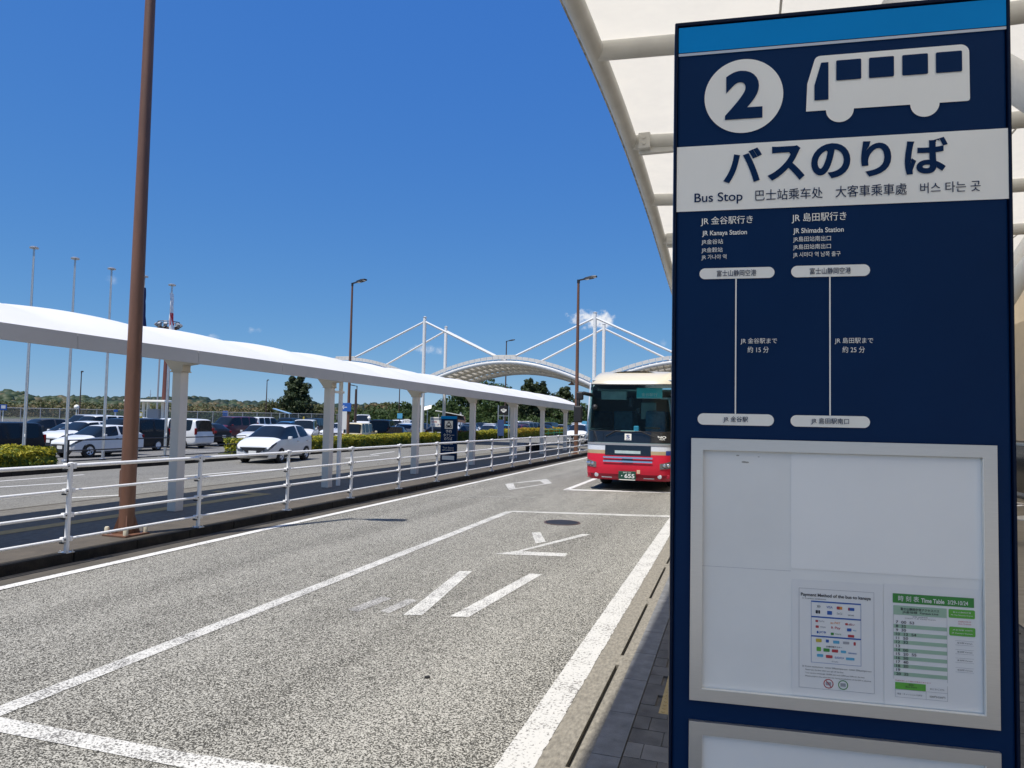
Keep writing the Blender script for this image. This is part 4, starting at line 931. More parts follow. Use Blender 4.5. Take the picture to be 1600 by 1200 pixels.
for bay in range(3):
    t0_ = .34 if bay == 0 else .015; nn = 28; ts = [t0_ + (.985 - t0_) * i / nn for i in range(nn + 1)]
    MB().path([arch_pt(bay, t, 0) for t in ts], .16, 12).build('edge_tube', X['white'], ar, 40)
    MB().path([arch_pt(bay, t, 1, -.1) for t in ts], .19, 12).build('edge_tube', X['white'], ar, 40)
    MB().path([arch_pt(bay, t, .35, -.02) for t in ts], .10, 8).path([arch_pt(bay, t, .68, -.05) for t in ts], .10, 8).build('purlin', X['tube'], ar, 40)
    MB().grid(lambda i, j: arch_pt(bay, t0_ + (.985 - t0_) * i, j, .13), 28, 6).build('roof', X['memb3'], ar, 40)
    r = MB()
    for t in ts[1:-1]: r.bar(arch_pt(bay, t, 0, .02), arch_pt(bay, t, 1, -.04), .07, .12)
    r.build('rib', X['tube'], ar)
    q = MB()
    for a, c in zip(ts[:-1], ts[1:]):
        p0, p1 = arch_pt(bay, a, -.02, .30), arch_pt(bay, c, -.02, .30)
        d = (p1 - p0) * .03; q.bar(p0 + d, p1 - d, .05, .22)
    q.build('gutter_panel', X['column'], ar)
# cables from the mast heads to the arch crowns
cb = []
for k, TT, v in ((1, TA, 0), (2, TA, 0), (1, TB, .95), (2, TB, .95)):
    top = Vector((TT[k][0], TT[k][1], 8.72))
    for bay, t in ((k - 1, .5), (k, .5)):
        q = arch_pt(bay, t + (.03 if bay == k - 1 else -.03), v, .25); MB().path([top, q], .075, 8).build('cable', X['white'], ar, 40)
for bay in range(3):
    p = arch_pt(bay, .5, 0, .30); MB().rbox(p.x - .8, p.x + .8, p.y - .15, p.y + .1, p.z - .02, p.z + .18, .02).build('crown_plate', X['fascia'], ar)
for k in (3,):
    for TT in (TA, TB): MB().path([(TT[k][0], TT[k][1], 0), (TT[k][0], TT[k][1], ZL + .1)], .15, 12).build('column', X['white'], ar, 40)
for TT in (TA, TB):
    for k in (1, 2):
        MB().rbox(TT[k][0] - .22, TT[k][0] + .22, TT[k][1] - .22, TT[k][1] + .22, 0, .06, .01).build('base_plate', X['steel'], ar)
hl = thing('hanging_lamp', 'small dark lamp hanging under the right flank of the white arch', 'lamp', tuple(arch_pt(1, .83, .6, -.35)))
MB().lathe((0, 0, 0), [(.02, .12), (.05, .02), (.26, -.14), (.26, -.17), (0, -.17)], 14).build('lamp_shade', X['dkbrown'], hl); MB().path([(0, 0, .1), (0, 0, .3)], .012, 6).build('cord', X['black'], hl)

# ------------------------------------------------------------------ flagpoles and flags
fl = [(-25.6, 19.70, 8.1, 'bare silver flagpole behind the left hedge, farthest left of the row'), (-25.2, 21.11, 7.98, 'bare silver flagpole, second of the row from the left end'),
      (-24.8, 22.46, 7.83, 'bare silver flagpole in front of the parked crossover, left of the near lamp pole'), (-24.4, 23.76, 7.75, 'silver flagpole carrying a limp navy flag beside the near lamp pole'),
      (-24.1, 25.0, 7.6, 'silver flagpole carrying a limp white flag with a red disc')]
def flagpole(x, y, h, label):
    t = thing('flagpole', label, 'flagpole', (x, y, -.22), 0, 'silver flagpoles in a row')
    h += .22; MB().path([(0, 0, 0), (0, 0, h * .5), (0, 0, h - .15)], [.062, .052, .035], 14).build('pole', X['steel'], t, 40)
    MB().lathe((0, 0, h - .15), [(.04, 0), (.04, .04), (.15, .06), (.16, .10), (.10, .14), (0, .15)], 16).build('finial', X['steel'], t, 40)
    MB().lathe((0, 0, .16), [(.14, -.1), (.14, .02), (.08, .05)], 14).build('base_plate', X['steel'], t, 40)
    MB().path([(.07, -.03, .5), (.06, -.03, h - .2)], .006, 5).rbox(.05, .09, -.05, -.01, 1.1, 1.2, .008).build('halyard', X['sheet'], t)
for f in fl: flagpole(*f)
def limp_flag(name, label, x, y, ztop, L, m, red=None):
    t = thing(name, label, 'flag', (x, y, 0))
    def fn(i, j):
        w = .06 + .22 * i ** .8 + .03 * math.sin(9 * i)
        a = j * 2 * pi * 1.3
        return (.05 + w * (.15 + .45 * abs(math.sin(a * .9)) + .12 * j), -.06 + .10 * math.sin(a * 2.1 + 4 * i) - .05 * j, ztop - L * i - .10 * j * i)
    mats = [m] + ([red] if red else [])
    b = MB(); nu, nv = 26, 14
    b.grid(fn, nu, nv)
    if red: b.m = [1 if (.42 < (k // nv) / nu < .68 and 2 < k % nv < 12) else 0 for k in range(nu * nv)]
    b.build('cloth', mats, t, 60)
limp_flag('flag', 'limp dark navy flag hanging on the fourth flagpole', -24.4, 23.76, 7.2, 2.1, pm('flag_navy', (.012, .02, .09), .8, 0, .1, 3))
limp_flag('flag', 'limp white flag with a red disc hanging on the last flagpole', -24.1, 25.0, 7.15, 2.0, pm('flag_white', (.85, .85, .85), .8, 0, .05, 3), pm('flag_red', (.60, .02, .035), .8, 0, .1, 3))

# ------------------------------------------------------------------ floodlight mast and gate shelter far behind
fm = thing('floodlight_mast', 'tall red brown floodlight mast with a ring of lamps, behind the last flagpole', 'floodlight mast', (-111.6, 115.3, 0))
MB().path([(0, 0, 0), (0, 0, 19)], [.75, .5], 14).build('pole', pm('mast_rust', (.16, .06, .045), .6, 0, .15, 1), fm, 40)
MB().path([(-1.25, -.9, 0), (-1.1, -.9, 18.6)], .09, 6).path([(-.85, -1.1, 0), (-.7, -1.1, 18.6)], .09, 6).build('ladder', X['pgrey'], fm)
rg = MB()
for rr, z in ((2.0, 18.9), (2.0, 20.1), (1.5, 18.7)):
    rg.path([(rr * math.cos(2 * pi * i / 20), rr * math.sin(2 * pi * i / 20), z) for i in range(21)], .09, 6)
for i in range(10):
    a = 2 * pi * i / 10; c, s = math.cos(a), math.sin(a); rg.path([(2 * c, 2 * s, 18.9), (2 * c, 2 * s, 20.1)], .06, 5).bar((.4 * c, .4 * s, 18.8), (2 * c, 2 * s, 18.9), .12, .12)
rg.build('ring_platform', X['dkgrey'] if 'dkgrey' in X else X['dkbrown'], fm)
for i in range(12):
    a = 2 * pi * i / 12; c, s = math.cos(a), math.sin(a); MB().bar((2.1 * c, 2.1 * s, 19.3), (2.5 * c, 2.5 * s, 19.7), .62, .5).build('floodlight', X['pgrey'], fm)
gs = thing('gate_shelter', 'flat white roofed parking gate shelter beside the floodlight mast', 'shelter', (-70, 70.5, 0))
MB().rbox(-3.2, 3.2, -1.6, 1.6, 3.05, 3.3, .05).build('roof', X['sheet'], gs)
for x in (-1.6, -.9, 1.4, 2.0): MB().rbox(x - .12, x + .12, -.15, .15, 0, 3.05, .02).build('column', X['sheet'], gs)
MB().rbox(-.5, 1.2, -.5, .5, .9, 2.2, .03).build('booth', X['pgrey'], gs)

# ------------------------------------------------------------------ chain-link fence at the back of the car park
cf_ = thing('chainlink_fence', 'long grey chain-link fence along the far edge of the car park', 'fence', (0, 0, 0))
m, t, b_ = newmat('chain_link'); ot = t.nodes['Material Output']; b_.inputs['Base Color'].default_value = (.22, .23, .22, 1); b_.inputs['Metallic'].default_value = .5
tn = t.nodes.new('ShaderNodeTexNoise'); tn.inputs['Scale'].default_value = 40; tp = t.nodes.new('ShaderNodeBsdfTransparent'); mxx = t.nodes.new('ShaderNodeMixShader')
mr_ = t.nodes.new('ShaderNodeMapRange'); mr_.inputs['To Min'].default_value = .14; mr_.inputs['To Max'].default_value = .30; t.links.new(tn.outputs['Fac'], mr_.inputs['Value']); t.links.new(mr_.outputs[0], mxx.inputs[0])
t.links.new(tp.outputs[0], mxx.inputs[1]); t.links.new(b_.outputs[0], mxx.inputs[2]); t.links.new(mxx.outputs[0], ot.inputs['Surface']); X['mesh'] = m
FA, FB = Vector((-110, 60, -.3)), Vector((-52, 138, -.3))
MB().prism([FA + Vector((0, 0, .1)), FB + Vector((0, 0, .1)), FB + Vector((0, 0, 2.25)), FA + Vector((0, 0, 2.25))], (.03, .02, 0)).build('wire_mesh', X['mesh'], cf_)
for i in range(42):
    p = FA.lerp(FB, i / 41); MB().path([p, p + Vector((0, 0, 2.4))], .06, 6).build('post', X['pgrey'], cf_)
MB().path([FA + Vector((0, 0, 2.3)), FB + Vector((0, 0, 2.3))], .04, 6).build('rail', X['pgrey'], cf_)

# low black pipe railing between the two hedges
pr = thing('pipe_railing', 'low black pipe railing in the gap between the yellow green hedges', 'railing', (-20.9, 0, .1))
yy = [17.5 + 1.45 * i for i in range(7)]
for y in (17.6, 20.1, 22.6, 26.3): MB().path([(0, y, 0), (0, y, .86)], .028, 8).build('post', X['trim'], pr)
for z in (.84, .5, .16): MB().path([(0, 17.6, z), (0, 26.3, z)], .022, 8).build('rail', X['trim'], pr)

# ------------------------------------------------------------------ cars
def car_mesh_parts(L, Wd, H, kind):
    """stations along the car: (x, sill z, belt z, roof-side z, roof-centre z, belt half width, roof half width)"""
    w = Wd / 2
    if kind == 'hatch':
        st = [(0, .28, .60, .63, .67, .78, .60), (.08, .20, .74, .77, .80, .90, .70), (.40, .19, .88, .92, .96, .98, .80), (.76, .20, .97, 1.01, 1.05, 1.0, .82), (1.66, .20, .97, H - .12, H - .05, 1.0, .66), (1.98, .20, .98, H - .07, H - .01, 1.0, .68), (2.52, .20, 1.0, H - .04, H, 1.0, .69), (2.60, .20, 1.0, H - .04, H, 1.0, .69), (3.28, .20, 1.06, H - .07, H - .02, .99, .67), (3.50, .20, 1.09, H - .12, H - .05, .98, .65), (3.94, .22, 1.08, 1.12, 1.14, .95, .64), (4.03, .25, .96, .98, 1.0, .90, .70), (4.08, .34, .60, .62, .64, .82, .60)]
        side, ws, rw, hl, tl = [(4, 6), (7, 9)], (3, 4), (9, 10), (.42, .66), (.9, 1.12)
    elif kind == 'suv':
        st = [(0, .36, .66, .70, .74, .74, .55), (.12, .28, .80, .84, .88, .90, .70), (.5, .26, .92, .96, 1.0, .98, .80), (1.15, .26, 1.0, 1.05, 1.09, 1.0, .82), (1.95, .26, 1.03, H - .12, H - .05, 1.0, .68), (2.1, .26, 1.04, H - .08, H - .02, 1.0, .70), (2.62, .26, 1.07, H - .05, H, 1.0, .71), (2.70, .26, 1.07, H - .05, H, 1.0, .71), (3.35, .26, 1.14, H - .08, H - .02, .99, .68), (3.75, .26, 1.20, H - .14, H - .07, .97, .64), (4.15, .28, 1.16, 1.20, 1.23, .95, .62), (4.28, .32, .98, 1.0, 1.03, .92, .74), (4.34, .42, .66, .68, .70, .84, .62)]
        side, ws, rw, hl, tl = [(4, 6), (7, 9)], (3, 4), (9, 10), (.62, .82), (.92, 1.14)
    elif kind == 'sedan':
        st = [(0, .30, .55, .58, .61, .72, .52), (.12, .22, .66, .69, .72, .88, .68), (.5, .2, .77, .80, .84, .97, .78), (1.25, .2, .88, .92, .95, 1.0, .80), (2.0, .2, .92, H - .12, H - .06, 1.0, .64), (2.2, .2, .93, H - .07, H - .01, 1.0, .66), (2.65, .2, .94, H - .05, H, 1.0, .66), (2.73, .2, .94, H - .05, H, 1.0, .66), (3.3, .2, .96, H - .10, H - .03, .99, .64), (3.5, .2, .97, H - .16, H - .08, .98, .62), (4.05, .22, .97, 1.0, 1.02, .95, .70), (4.5, .25, .93, .97, .99, .90, .72), (4.6, .36, .60, .62, .64, .82, .62)]
        side, ws, rw, hl, tl = [(4, 6), (7, 9)], (3, 4), (9, 10), (.50, .68), (.70, .88)
    elif kind == 'van':
        st = [(0, .34, .62, .66, .70, .80, .60), (.10, .26, .80, .84, .88, .92, .72), (.35, .24, .93, .97, 1.02, .98, .80), (.80, .24, 1.05, 1.09, 1.13, 1.0, .84), (1.55, .24, 1.07, H - .12, H - .05, 1.0, .78), (1.75, .24, 1.07, H - .07, H - .01, 1.0, .80), (2.45, .24, 1.07, H - .05, H, 1.0, .81), (2.55, .24, 1.07, H - .05, H, 1.0, .81), (3.45, .24, 1.07, H - .05, H, 1.0, .81), (3.55, .24, 1.07, H - .05, H, 1.0, .81), (4.35, .24, 1.07, H - .07, H - .02, .99, .80), (4.52, .26, 1.07, H - .14, H - .08, .97, .78), (4.66, .32, .98, 1.02, 1.04, .95, .80), (4.70, .42, .70, .72, .74, .90, .74)]
        side, ws, rw, hl, tl = [(4, 6), (7, 8), (9, 10)], (3, 4), (11, 12), (.66, .86), (.86, 1.30)
    else:      # boxy kei van
        st = [(0, .32, .58, .62, .66, .86, .70), (.08, .25, .78, .82, .86, .95, .80), (.30, .22, .92, .96, 1.0, .99, .85), (.62, .22, 1.0, 1.04, 1.07, 1.0, .88), (1.02, .22, 1.02, H - .10, H - .04, 1.0, .84), (1.2, .22, 1.02, H - .06, H, 1.0, .85), (1.8, .22, 1.02, H - .05, H, 1.0, .86), (1.88, .22, 1.02, H - .05, H, 1.0, .86), (2.6, .22, 1.02, H - .05, H, 1.0, .86), (2.68, .22, 1.02, H - .05, H, 1.0, .86), (3.1, .22, 1.02, H - .06, H - .02, 1.0, .85), (3.25, .24, 1.02, H - .12, H - .07, .98, .84), (3.36, .28, .95, .98, 1.0, .96, .84), (3.4, .38, .7, .72, .74, .92, .8)]
        side, ws, rw, hl, tl = [(4, 6), (7, 8), (9, 10)], (3, 4), (11, 12), (.60, .78), (.72, 1.0)
    k = L / st[-1][0]
    st = [(s[0] * k,) + s[1:] for s in st]
    def ring(s):
        x, zs, zb, zr, zc, wb, wr = s; b, r = wb * w, wr * w
        return [(b * .93, zs), (b * .985, zs + .10), (b, zs + (zb - zs) * .62), (b * .975, zb), (r, zr), (r * .72, zc - (zc - zr) * .15), (0, zc)]
    body, glass = MB(), MB()
    rings = [ring(s) for s in st]; n = len(st)
    P_ = lambda i, j, sg_: (st[i][0], sg_ * rings[i][j][0], rings[i][j][1])
    sd = set(); [sd.update(range(a, c)) for a, c in side]
    for sg_ in (1, -1):
        for i in range(n - 1):
            for j in range(6):
                g_ = (j == 3 and i in sd) or (j == 3 and i == ws[0]) or (j in (4, 5) and (i == ws[0] or i == rw[0]))
                q = [P_(i, j, sg_), P_(i + 1, j, sg_), P_(i + 1, j + 1, sg_), P_(i, j + 1, sg_)]
                (glass if g_ else body).poly(q if sg_ < 0 else q[::-1])
        for i in (0, n - 1):
            pts = [(st[i][0], sg_ * a, c) for a, c in rings[i]] + [(st[i][0], 0, rings[i][0][1])]
            body.poly(pts)
        for i in range(n - 1): body.poly([P_(i, 0, sg_), (st[i][0], 0, rings[i][0][1]), (st[i + 1][0], 0, rings[i + 1][0][1]), P_(i + 1, 0, sg_)])
    return st, rings, body, glass, side, hl, tl
_carcache = {}
def build_car(key, L, Wd, H, kind, detail, rim=.30):
    """prototype with its nose at x = 0 pointing -x; returns the root"""
    root = thing('parked_car', 'car', 'car')
    st, rings, body, glass, side, hl, tl = car_mesh_parts(L, Wd, H, kind)
    # round the shell: subdivide body and glass as one surface, then part them again
    sh = MB(); sh.add(body.v, body.f); sh.mi = 1; sh.add(glass.v, glass.f)
    so_ = sh.build('shell', [X['car_white'], X['carglass']], None, 180)
    bmx = bmesh.new(); bmx.from_mesh(so_.data); cl = bmx.edges.layers.float.new('crease_edge')
    for e_ in bmx.edges:
        mi_ = {f_.material_index for f_ in e_.link_faces}; ang = e_.calc_face_angle(0) if len(e_.link_faces) == 2 else 0
        e_[cl] = .62 if len(mi_) == 2 else (.5 if ang > .6 else .30)
    bmx.to_mesh(so_.data); bmx.free()
    sm_d = so_.modifiers.new('round', 'SUBSURF'); sm_d.levels = sm_d.render_levels = 2
    rm_ = bpy.data.meshes.new_from_object(so_.evaluated_get(bpy.context.evaluated_depsgraph_get()))
    pv = [v.co.copy() for v in rm_.vertices]; sp0 = MB(), MB()
    for f_ in rm_.polygons: sp0[f_.material_index].poly([pv[k_] for k_ in f_.vertices])
    bpy.data.objects.remove(so_); bpy.data.meshes.remove(rm_)
    bo = sp0[0].build('body', X['car_white'], root, 50); go = sp0[1].build('window_glass', X['carglass'], root, 50)
    w = Wd / 2
    wx = (L * .20, L * .80 if kind != 'sedan' else L * .78)
    R_w = rim + .02 if kind != 'suv' else .345
    for x in wx:
        for s in (-1, 1):
            if detail: MB().lathe((x, s * (w * .955), R_w + .02), [(0, .02), (R_w + .04, .02), (R_w + .04, -.1)] if s > 0 else [(0, -.02), (R_w + .04, -.02), (R_w + .04, .1)], 26, 'y').build('wheel_arch', X['trim'], root)
            wl = MB().lathe((x, s * (w * .955 + .0), R_w), [(R_w * .60, s * .055), (R_w * .92, s * .055), (R_w, s * .02), (R_w, -s * .16)], 24, 'y', False).build('wheel', X['rubber'], root, 40)
            rm = MB().lathe((x, s * (w * .955), R_w), [(R_w * .60, s * .050), (R_w * .54, s * .03), (R_w * .52, s * .012), (R_w * .15, s * .018), (0, s * .02)], 24, 'y', False)
            if detail:
                for a in range(5):
                    a_ = a * 2 * pi / 5; c, sn = math.cos(a_), math.sin(a_)
                    rm.bar((x + c * .04, s * (w * .955 + .035), R_w + sn * .04), (x + c * R_w * .58, s * (w * .955 + .04), R_w + sn * R_w * .58), .06, .02, (0, 1, 0))
            else: rm.lathe((x, s * (w * .955), R_w), [(R_w * .5, s * .03), (0, s * .04)], 16, 'y')
            rm.build('rim', X['rim'], wl)
    fz = st[1]; 
    for s in (-1, 1):
        # head lamps wrap the front corner, tail lamps the rear corner
        a = st[1]; c = st[2]
        hx = a[0]; y0 = s * a[5] * w
        e = MB()
        def cp_(i_, t_):
            p_, q_ = Vector((st[i_][0], s * rings[i_][2][0], rings[i_][2][1])), Vector((st[i_][0], s * rings[i_][3][0], rings[i_][3][1]))
            return p_.lerp(q_, t_) + Vector((-.008, s * .010, .004))
        in_ = Vector((st[0][0] - .008, s * rings[0][3][0] * .62, rings[0][3][1] - .03))
        for lo_, a_, b_ in ((.30, cp_(0, .25), cp_(1, .40)), (.5, cp_(1, .40), cp_(2, .72))):
            k0 = 0 if lo_ == .30 else 1
            q_ = [a_, b_, cp_(k0 + 1, 1.0), cp_(k0, 1.0)]; e.poly(q_ if s < 0 else q_[::-1])
        q_ = [in_, Vector((st[0][0] - .008, s * rings[0][3][0] * .70, rings[0][3][1] - .13)), cp_(0, .25), cp_(0, 1.0)]; e.poly(q_ if s < 0 else q_[::-1])
        e.build('headlight', X['carlamp'], root)
        t_ = st[-2]; MB().rbox(t_[0] - .20 * (kind != 'van' and kind != 'kei') - .06, t_[0] + .02, min(s * (t_[5] * w - .16), s * (t_[5] * w + .012)), max(s * (t_[5] * w - .16), s * (t_[5] * w + .012)), tl[0], tl[1] - .05, .02).build('tail_light', X['tail'], root)
        mx_ = st[4][0] - .30 * (L / 4.1); bz = st[4][2]
        mi = MB().rbox(mx_ - .06, mx_ + .07, s * (w + .02) - (.0 if s > 0 else .17), s * (w + .02) + (.17 if s > 0 else .0), bz - .02, bz + .12, .03); mi.build('mirror', X['car_white'], root)
        if detail:
            for sdx in side[:2]:
                hx_ = st[sdx[1]][0] - .22; MB().rbox(hx_, hx_ + .16, s * w * 1.0 - .01, s * w * 1.0 + .022, bz - .12, bz - .085, .006).build('door_handle', X['chrome'], root)
            MB().rbox(.85 * L * .25, L * .76, s * w * .965 - .006, s * w * .965 + .008, .21, .28, .004).build('sill_trim', X['trim'], root)
    if detail:
        g = MB(); z0 = st[0][1]
        g.prism([(-.03, -.34 * Wd, .66), (-.03, .34 * Wd, .66), (-.03, .16 * Wd, .44), (-.03, -.16 * Wd, .44)], (.06, 0, 0)); g.prism([(-.034, -.40 * Wd, .34), (-.034, .40 * Wd, .34), (-.034, .36 * Wd, .25), (-.034, -.36 * Wd, .25)], (.06, 0, 0)); g.box(-.012, .02, -.30 * Wd, .30 * Wd, st[0][1] + .01, st[0][1] + .06)
        g.build('grille', X['trim'], root)
    MB().rbox(-.055, -.035, -.165, .165, st[0][1] + .07, st[0][1] + .235, .004).build('number_plate', X['plate'], root)
    MB().rbox(L - .0, L + .02, -.165, .165, .62, .785, .004).build('number_plate', X['plate'], root)
    return root
PROTO = {'hatch': build_car('hatch', 4.0, 1.70, 1.58, 'hatch', True), 'suv': build_car('suv', 4.3, 1.77, 1.61, 'suv', True), 'sedan': build_car('sedan', 4.6, 1.76, 1.47, 'sedan', False),
         'van': build_car('van', 4.7, 1.72, 1.83, 'van', False), 'kei': build_car('kei', 3.4, 1.48, 1.72, 'kei', False)}
used = set()
def place_car(kind, paint, x, y, head, label, group='cars parked beyond the roadway', scale=1., name='parked_car', z=-.30):
    """(x, y): centre of the car on the ground; head: the way the nose points, degrees anticlockwise from +X"""
    src = PROTO[kind]; L = {'hatch': 4.08, 'suv': 4.3, 'sedan': 4.6, 'van': 4.7, 'kei': 3.4}[kind]
    a = rad(head + 180)
    loc = (x - math.cos(a) * L / 2 * scale, y - math.sin(a) * L / 2 * scale, z)
    if kind not in used: used.add(kind); r = src; r.location = loc; r.rotation_euler = (0, 0, a); tag(r, label, None, group)
    else: r = copy_tree(src, loc, a, label, group)
    r.scale = (scale,) * 3; r.name = name
    for c in r.children:
            if c.name.split('.')[0] in ('body', 'mirror'):
                c.material_slots[0].link = 'OBJECT'; c.material_slots[0].material = X['car_' + paint]
    return r
place_car('hatch', 'white', -18.35, 25.0, -80, 'white hatchback driving on the roadway in front of the hedges', None, .95, 'moving_car', 0)
place_car('hatch', 'white', -13.0, 57.8, -84, 'white hatchback driving up between the far lamp pole and the bus', None, 1.0, 'moving_car', 0)
place_car('suv', 'white', -30.0, 26.9, -90, 'white crossover parked side-on behind the flagpoles', scale=.95)
place_car('van', 'black', -29.4, 20.9, -90, 'black van parked behind the left hedge at the left edge of the photo', scale=.92)
place_car('van', 'black', -32.6, 31.0, -90, 'black minivan parked between the white crossover and the white van, mostly behind the lamp pole')
place_car('van', 'white', -33.9, 35.9, 180, 'white van with a dark rear window parked right of the first shelter column')
place_car('suv', 'black', -34.7, 38.9, 180, 'small black car parked behind the white van', scale=.95)
place_car('suv', 'white', -35.8, 31.0, -88, 'white crossover with a dark front grille parked behind the side-on one')
place_car('sedan', 'white', -38.8, 32.8, -86, 'white sedan parked left of the crossover with the dark grille')
place_car('van', 'white', -47.6, 42.5, -90, 'white van of which only the roof shows behind the crossovers')
place_car('hatch', 'silver', -44.5, 30, -90, 'silver hatchback of which only the roof shows at the far left')
place_car('hatch', 'dkgrey', -46.5, 37, -90, 'dark grey hatchback of which only the roof shows behind the white sedan')
place_car('van', 'maroon', -42.8, 52.0, -90, 'long maroon minivan behind the small black car', scale=1.05)
place_car('sedan', 'pearl', -32.8, 42.6, -72, 'white sedan nosing towards the hedge left of the moving hatchback')
place_car('van', 'black', -45, 63, -75, 'black minivan behind the white sedan')
place_car('van', 'black', -42.0, 63, -75, 'black minivan left of the white minivan, second row')
place_car('hatch', 'blue', -38.0, 53.0, -75, 'blue hatchback half hidden left of the white minivan')
place_car('van', 'pearl', -32.4, 47.6, -62, 'white minivan parked behind the moving hatchback')
place_car('kei', 'beige', -25.9, 44.8, 100, 'cream boxy kei van parked behind the hedge')
place_car('van', 'black', -27.2, 50.6, 110, 'large black minivan behind the cream kei van', scale=1.06)
place_car('van', 'white', -48.5, 84.5, -60, 'pale high-roofed van far behind the cream kei van', scale=1.28)
place_car('suv', 'black', -25.3, 49.0, -70, 'small black car between the black minivan and the silver crossover', scale=.9)
place_car('suv', 'pearl', -26.6, 54.2, 100, 'pale crossover with red tail lamps parked by the second shelter column')
place_car('suv', 'dkgrey', -24.6, 56, 100, 'dark grey car right of the pale crossover')
place_car('sedan', 'white', -34, 62, 90, 'white car showing only its roof behind the pale crossover')
place_car('hatch', 'black', -24.2, 61.0, -75, 'black hatchback behind the parking notice board', scale=.95)
place_car('hatch', 'pearl', -23.3, 64.5, -80, 'pale hatchback just right of the black one, behind the notice board')
place_car('suv', 'black', -24.1, 66.8, -85, 'black car behind the taxi stand pylon')
place_car('suv', 'white', -27.5, 76, -90, 'white-roofed car behind the taxi stand pylon, farther row')
place_car('hatch', 'cyan', -23.3, 69.2, -90, 'bright light blue hatchback right of the taxi stand pylon')
place_car('suv', 'maroon', -22.3, 72.5, 80, 'dark red car beside the light blue hatchback')
place_car('van', 'grey', -22.4, 76.0, 80, 'grey van right of the dark red car')
place_car('suv', 'black', -21.4, 78.0, 85, 'black car right of the grey van')
fill = [('hatch', 'white', -43, 46, 'white hatchback in the second row behind the maroon minivan nose'), ('sedan', 'silver', -41.5, 58, 'silver saloon behind the blue hatchback'), ('van', 'white', -50, 66, 'white minivan in the far row behind the maroon minivan'),
        ('suv', 'silver', -46, 70, 'silver crossover in the far row behind the white minivan'), ('hatch', 'pearl', -52, 52, 'off-white hatchback in the far row behind the black van'), ('van', 'silver', -55, 48, 'silver minivan in the far row above the white crossovers'),
        ('suv', 'white', -58, 57, 'white crossover in the farthest row left of the lamp pole'), ('sedan', 'white', -37, 60, 'white saloon behind the cream kei van, second row'), ('hatch', 'silver', -33.5, 56, 'silver hatchback between the white minivan and the black one'),
        ('suv', 'white', -30.5, 62, 'white crossover behind the large black minivan'), ('sedan', 'pearl', -40, 75, 'off-white saloon in the far row behind the cream kei van'), ('van', 'white', -36, 72, 'white minivan in the far row behind the pale crossover'),
        ('hatch', 'white', -28.8, 70, 'white hatchback in the row behind the ticket machines'), ('suv', 'silver', -33, 80, 'silver crossover in the farthest row over the ticket machines')]
for k_, c, x, y, l in fill: place_car(k_, c, x, y, -90 if int(x) % 2 else 90, l)
cols_ = ['white', 'black', 'silver', 'navy', 'white', 'dkgrey', 'pearl', 'black', 'blue', 'white', 'grey', 'silver', 'black', 'white']
kn = ['suv', 'van', 'hatch', 'sedan', 'van', 'suv', 'hatch', 'van', 'sedan', 'kei', 'suv', 'hatch', 'van', 'sedan']
wordk = {'suv': 'crossover', 'van': 'minivan', 'hatch': 'hatchback', 'sedan': 'saloon', 'kei': 'kei van'}
wordc = {'dkgrey': 'dark grey', 'pearl': 'off-white'}
for i in range(14):
    place_car(kn[i], cols_[i], -20.9 + .55 * i + .2 * (i % 3) - 2.5, 82 + 3.1 * i, 88 if i % 3 else -92, '%s %s in the distant front row, %s from the taxi pylon side' % (wordc.get(cols_[i], cols_[i]), wordk[kn[i]], ['first', 'second', 'third', 'fourth', 'fifth', 'sixth', 'seventh', 'eighth', 'ninth', 'tenth', 'eleventh', 'twelfth', 'thirteenth', 'fourteenth'][i]))
rr2 = random.Random(4)
for i in range(12):
    c, k_ = cols_[(i * 5 + 1) % 14], kn[(i * 3 + 2) % 14]
    place_car(k_, c, -31 - .3 * i, 66 + 5.0 * i, 90 + rr2.choice((0, 180)), '%s %s in the distant second row, %s counting away' % (wordc.get(c, c), wordk[k_], ['first', 'second', 'third', 'fourth', 'fifth', 'sixth', 'seventh', 'eighth', 'ninth', 'tenth', 'eleventh', 'twelfth'][i]))
# ------------------------------------------------------------------ vegetation
def bearing(px, depth, z=0):
    """ground point on the bearing seen at photo column px, depth metres along the view axis"""
    d = pxdir(px, 640) / 1110 * depth
    return Vector((d.x, d.y, z))
def height_at(px, row, depth):
    d = pxdir(px, row) / 1110 * depth
    return 1.95 + d.z
LG = random.Random(11)
def leaf(b, p, nrm, s, r=LG):
    n = (Vector(nrm) + Vector((r.uniform(-1, 1), r.uniform(-1, 1), r.uniform(-.6, 1))) * .9).normalized()
    a = n.orthogonal().normalized(); q = r.uniform(0, 2 * pi); c = n.cross(a)
    a, c = a * math.cos(q) + c * math.sin(q), c * math.cos(q) - a * math.sin(q)
    s *= r.uniform(.6, 1.35); l = s * r.uniform(1.0, 1.7)
    b.add([p - a * l * .5, p + c * s * .35 - a * l * .05, p + a * l * .5, p - c * s * .35 + a * l * .1], [(0, 1, 2, 3)])
def blob(b, c, rx, rz, n, s, r=LG, ry=None, hollow=.55):
    c = Vector(c); ry = ry or rx
    for _ in range(n):
        u = r.uniform(-1, 1); a = r.uniform(0, 2 * pi); k = math.sqrt(1 - u * u); d = Vector((k * math.cos(a), k * math.sin(a), u))
        t = hollow + (1.06 - hollow) * r.random() ** .6
        leaf(b, c + Vector((d.x * rx, d.y * ry, d.z * rz)) * t, d, s, r)
X['leaf_dark'] = leafmat('dark_conifer_leaves', [(.012, .022, .008), (.036, .054, .018), (.075, .092, .030)], .8, .2)
X['leaf_mid'] = leafmat('broad_leaves', [(.018, .036, .010), (.045, .078, .018), (.085, .12, .030)], .5, .25)
X['leaf_olive'] = leafmat('olive_scrub_leaves', [(.045, .060, .018), (.085, .092, .030), (.14, .125, .045)], .25, .2)
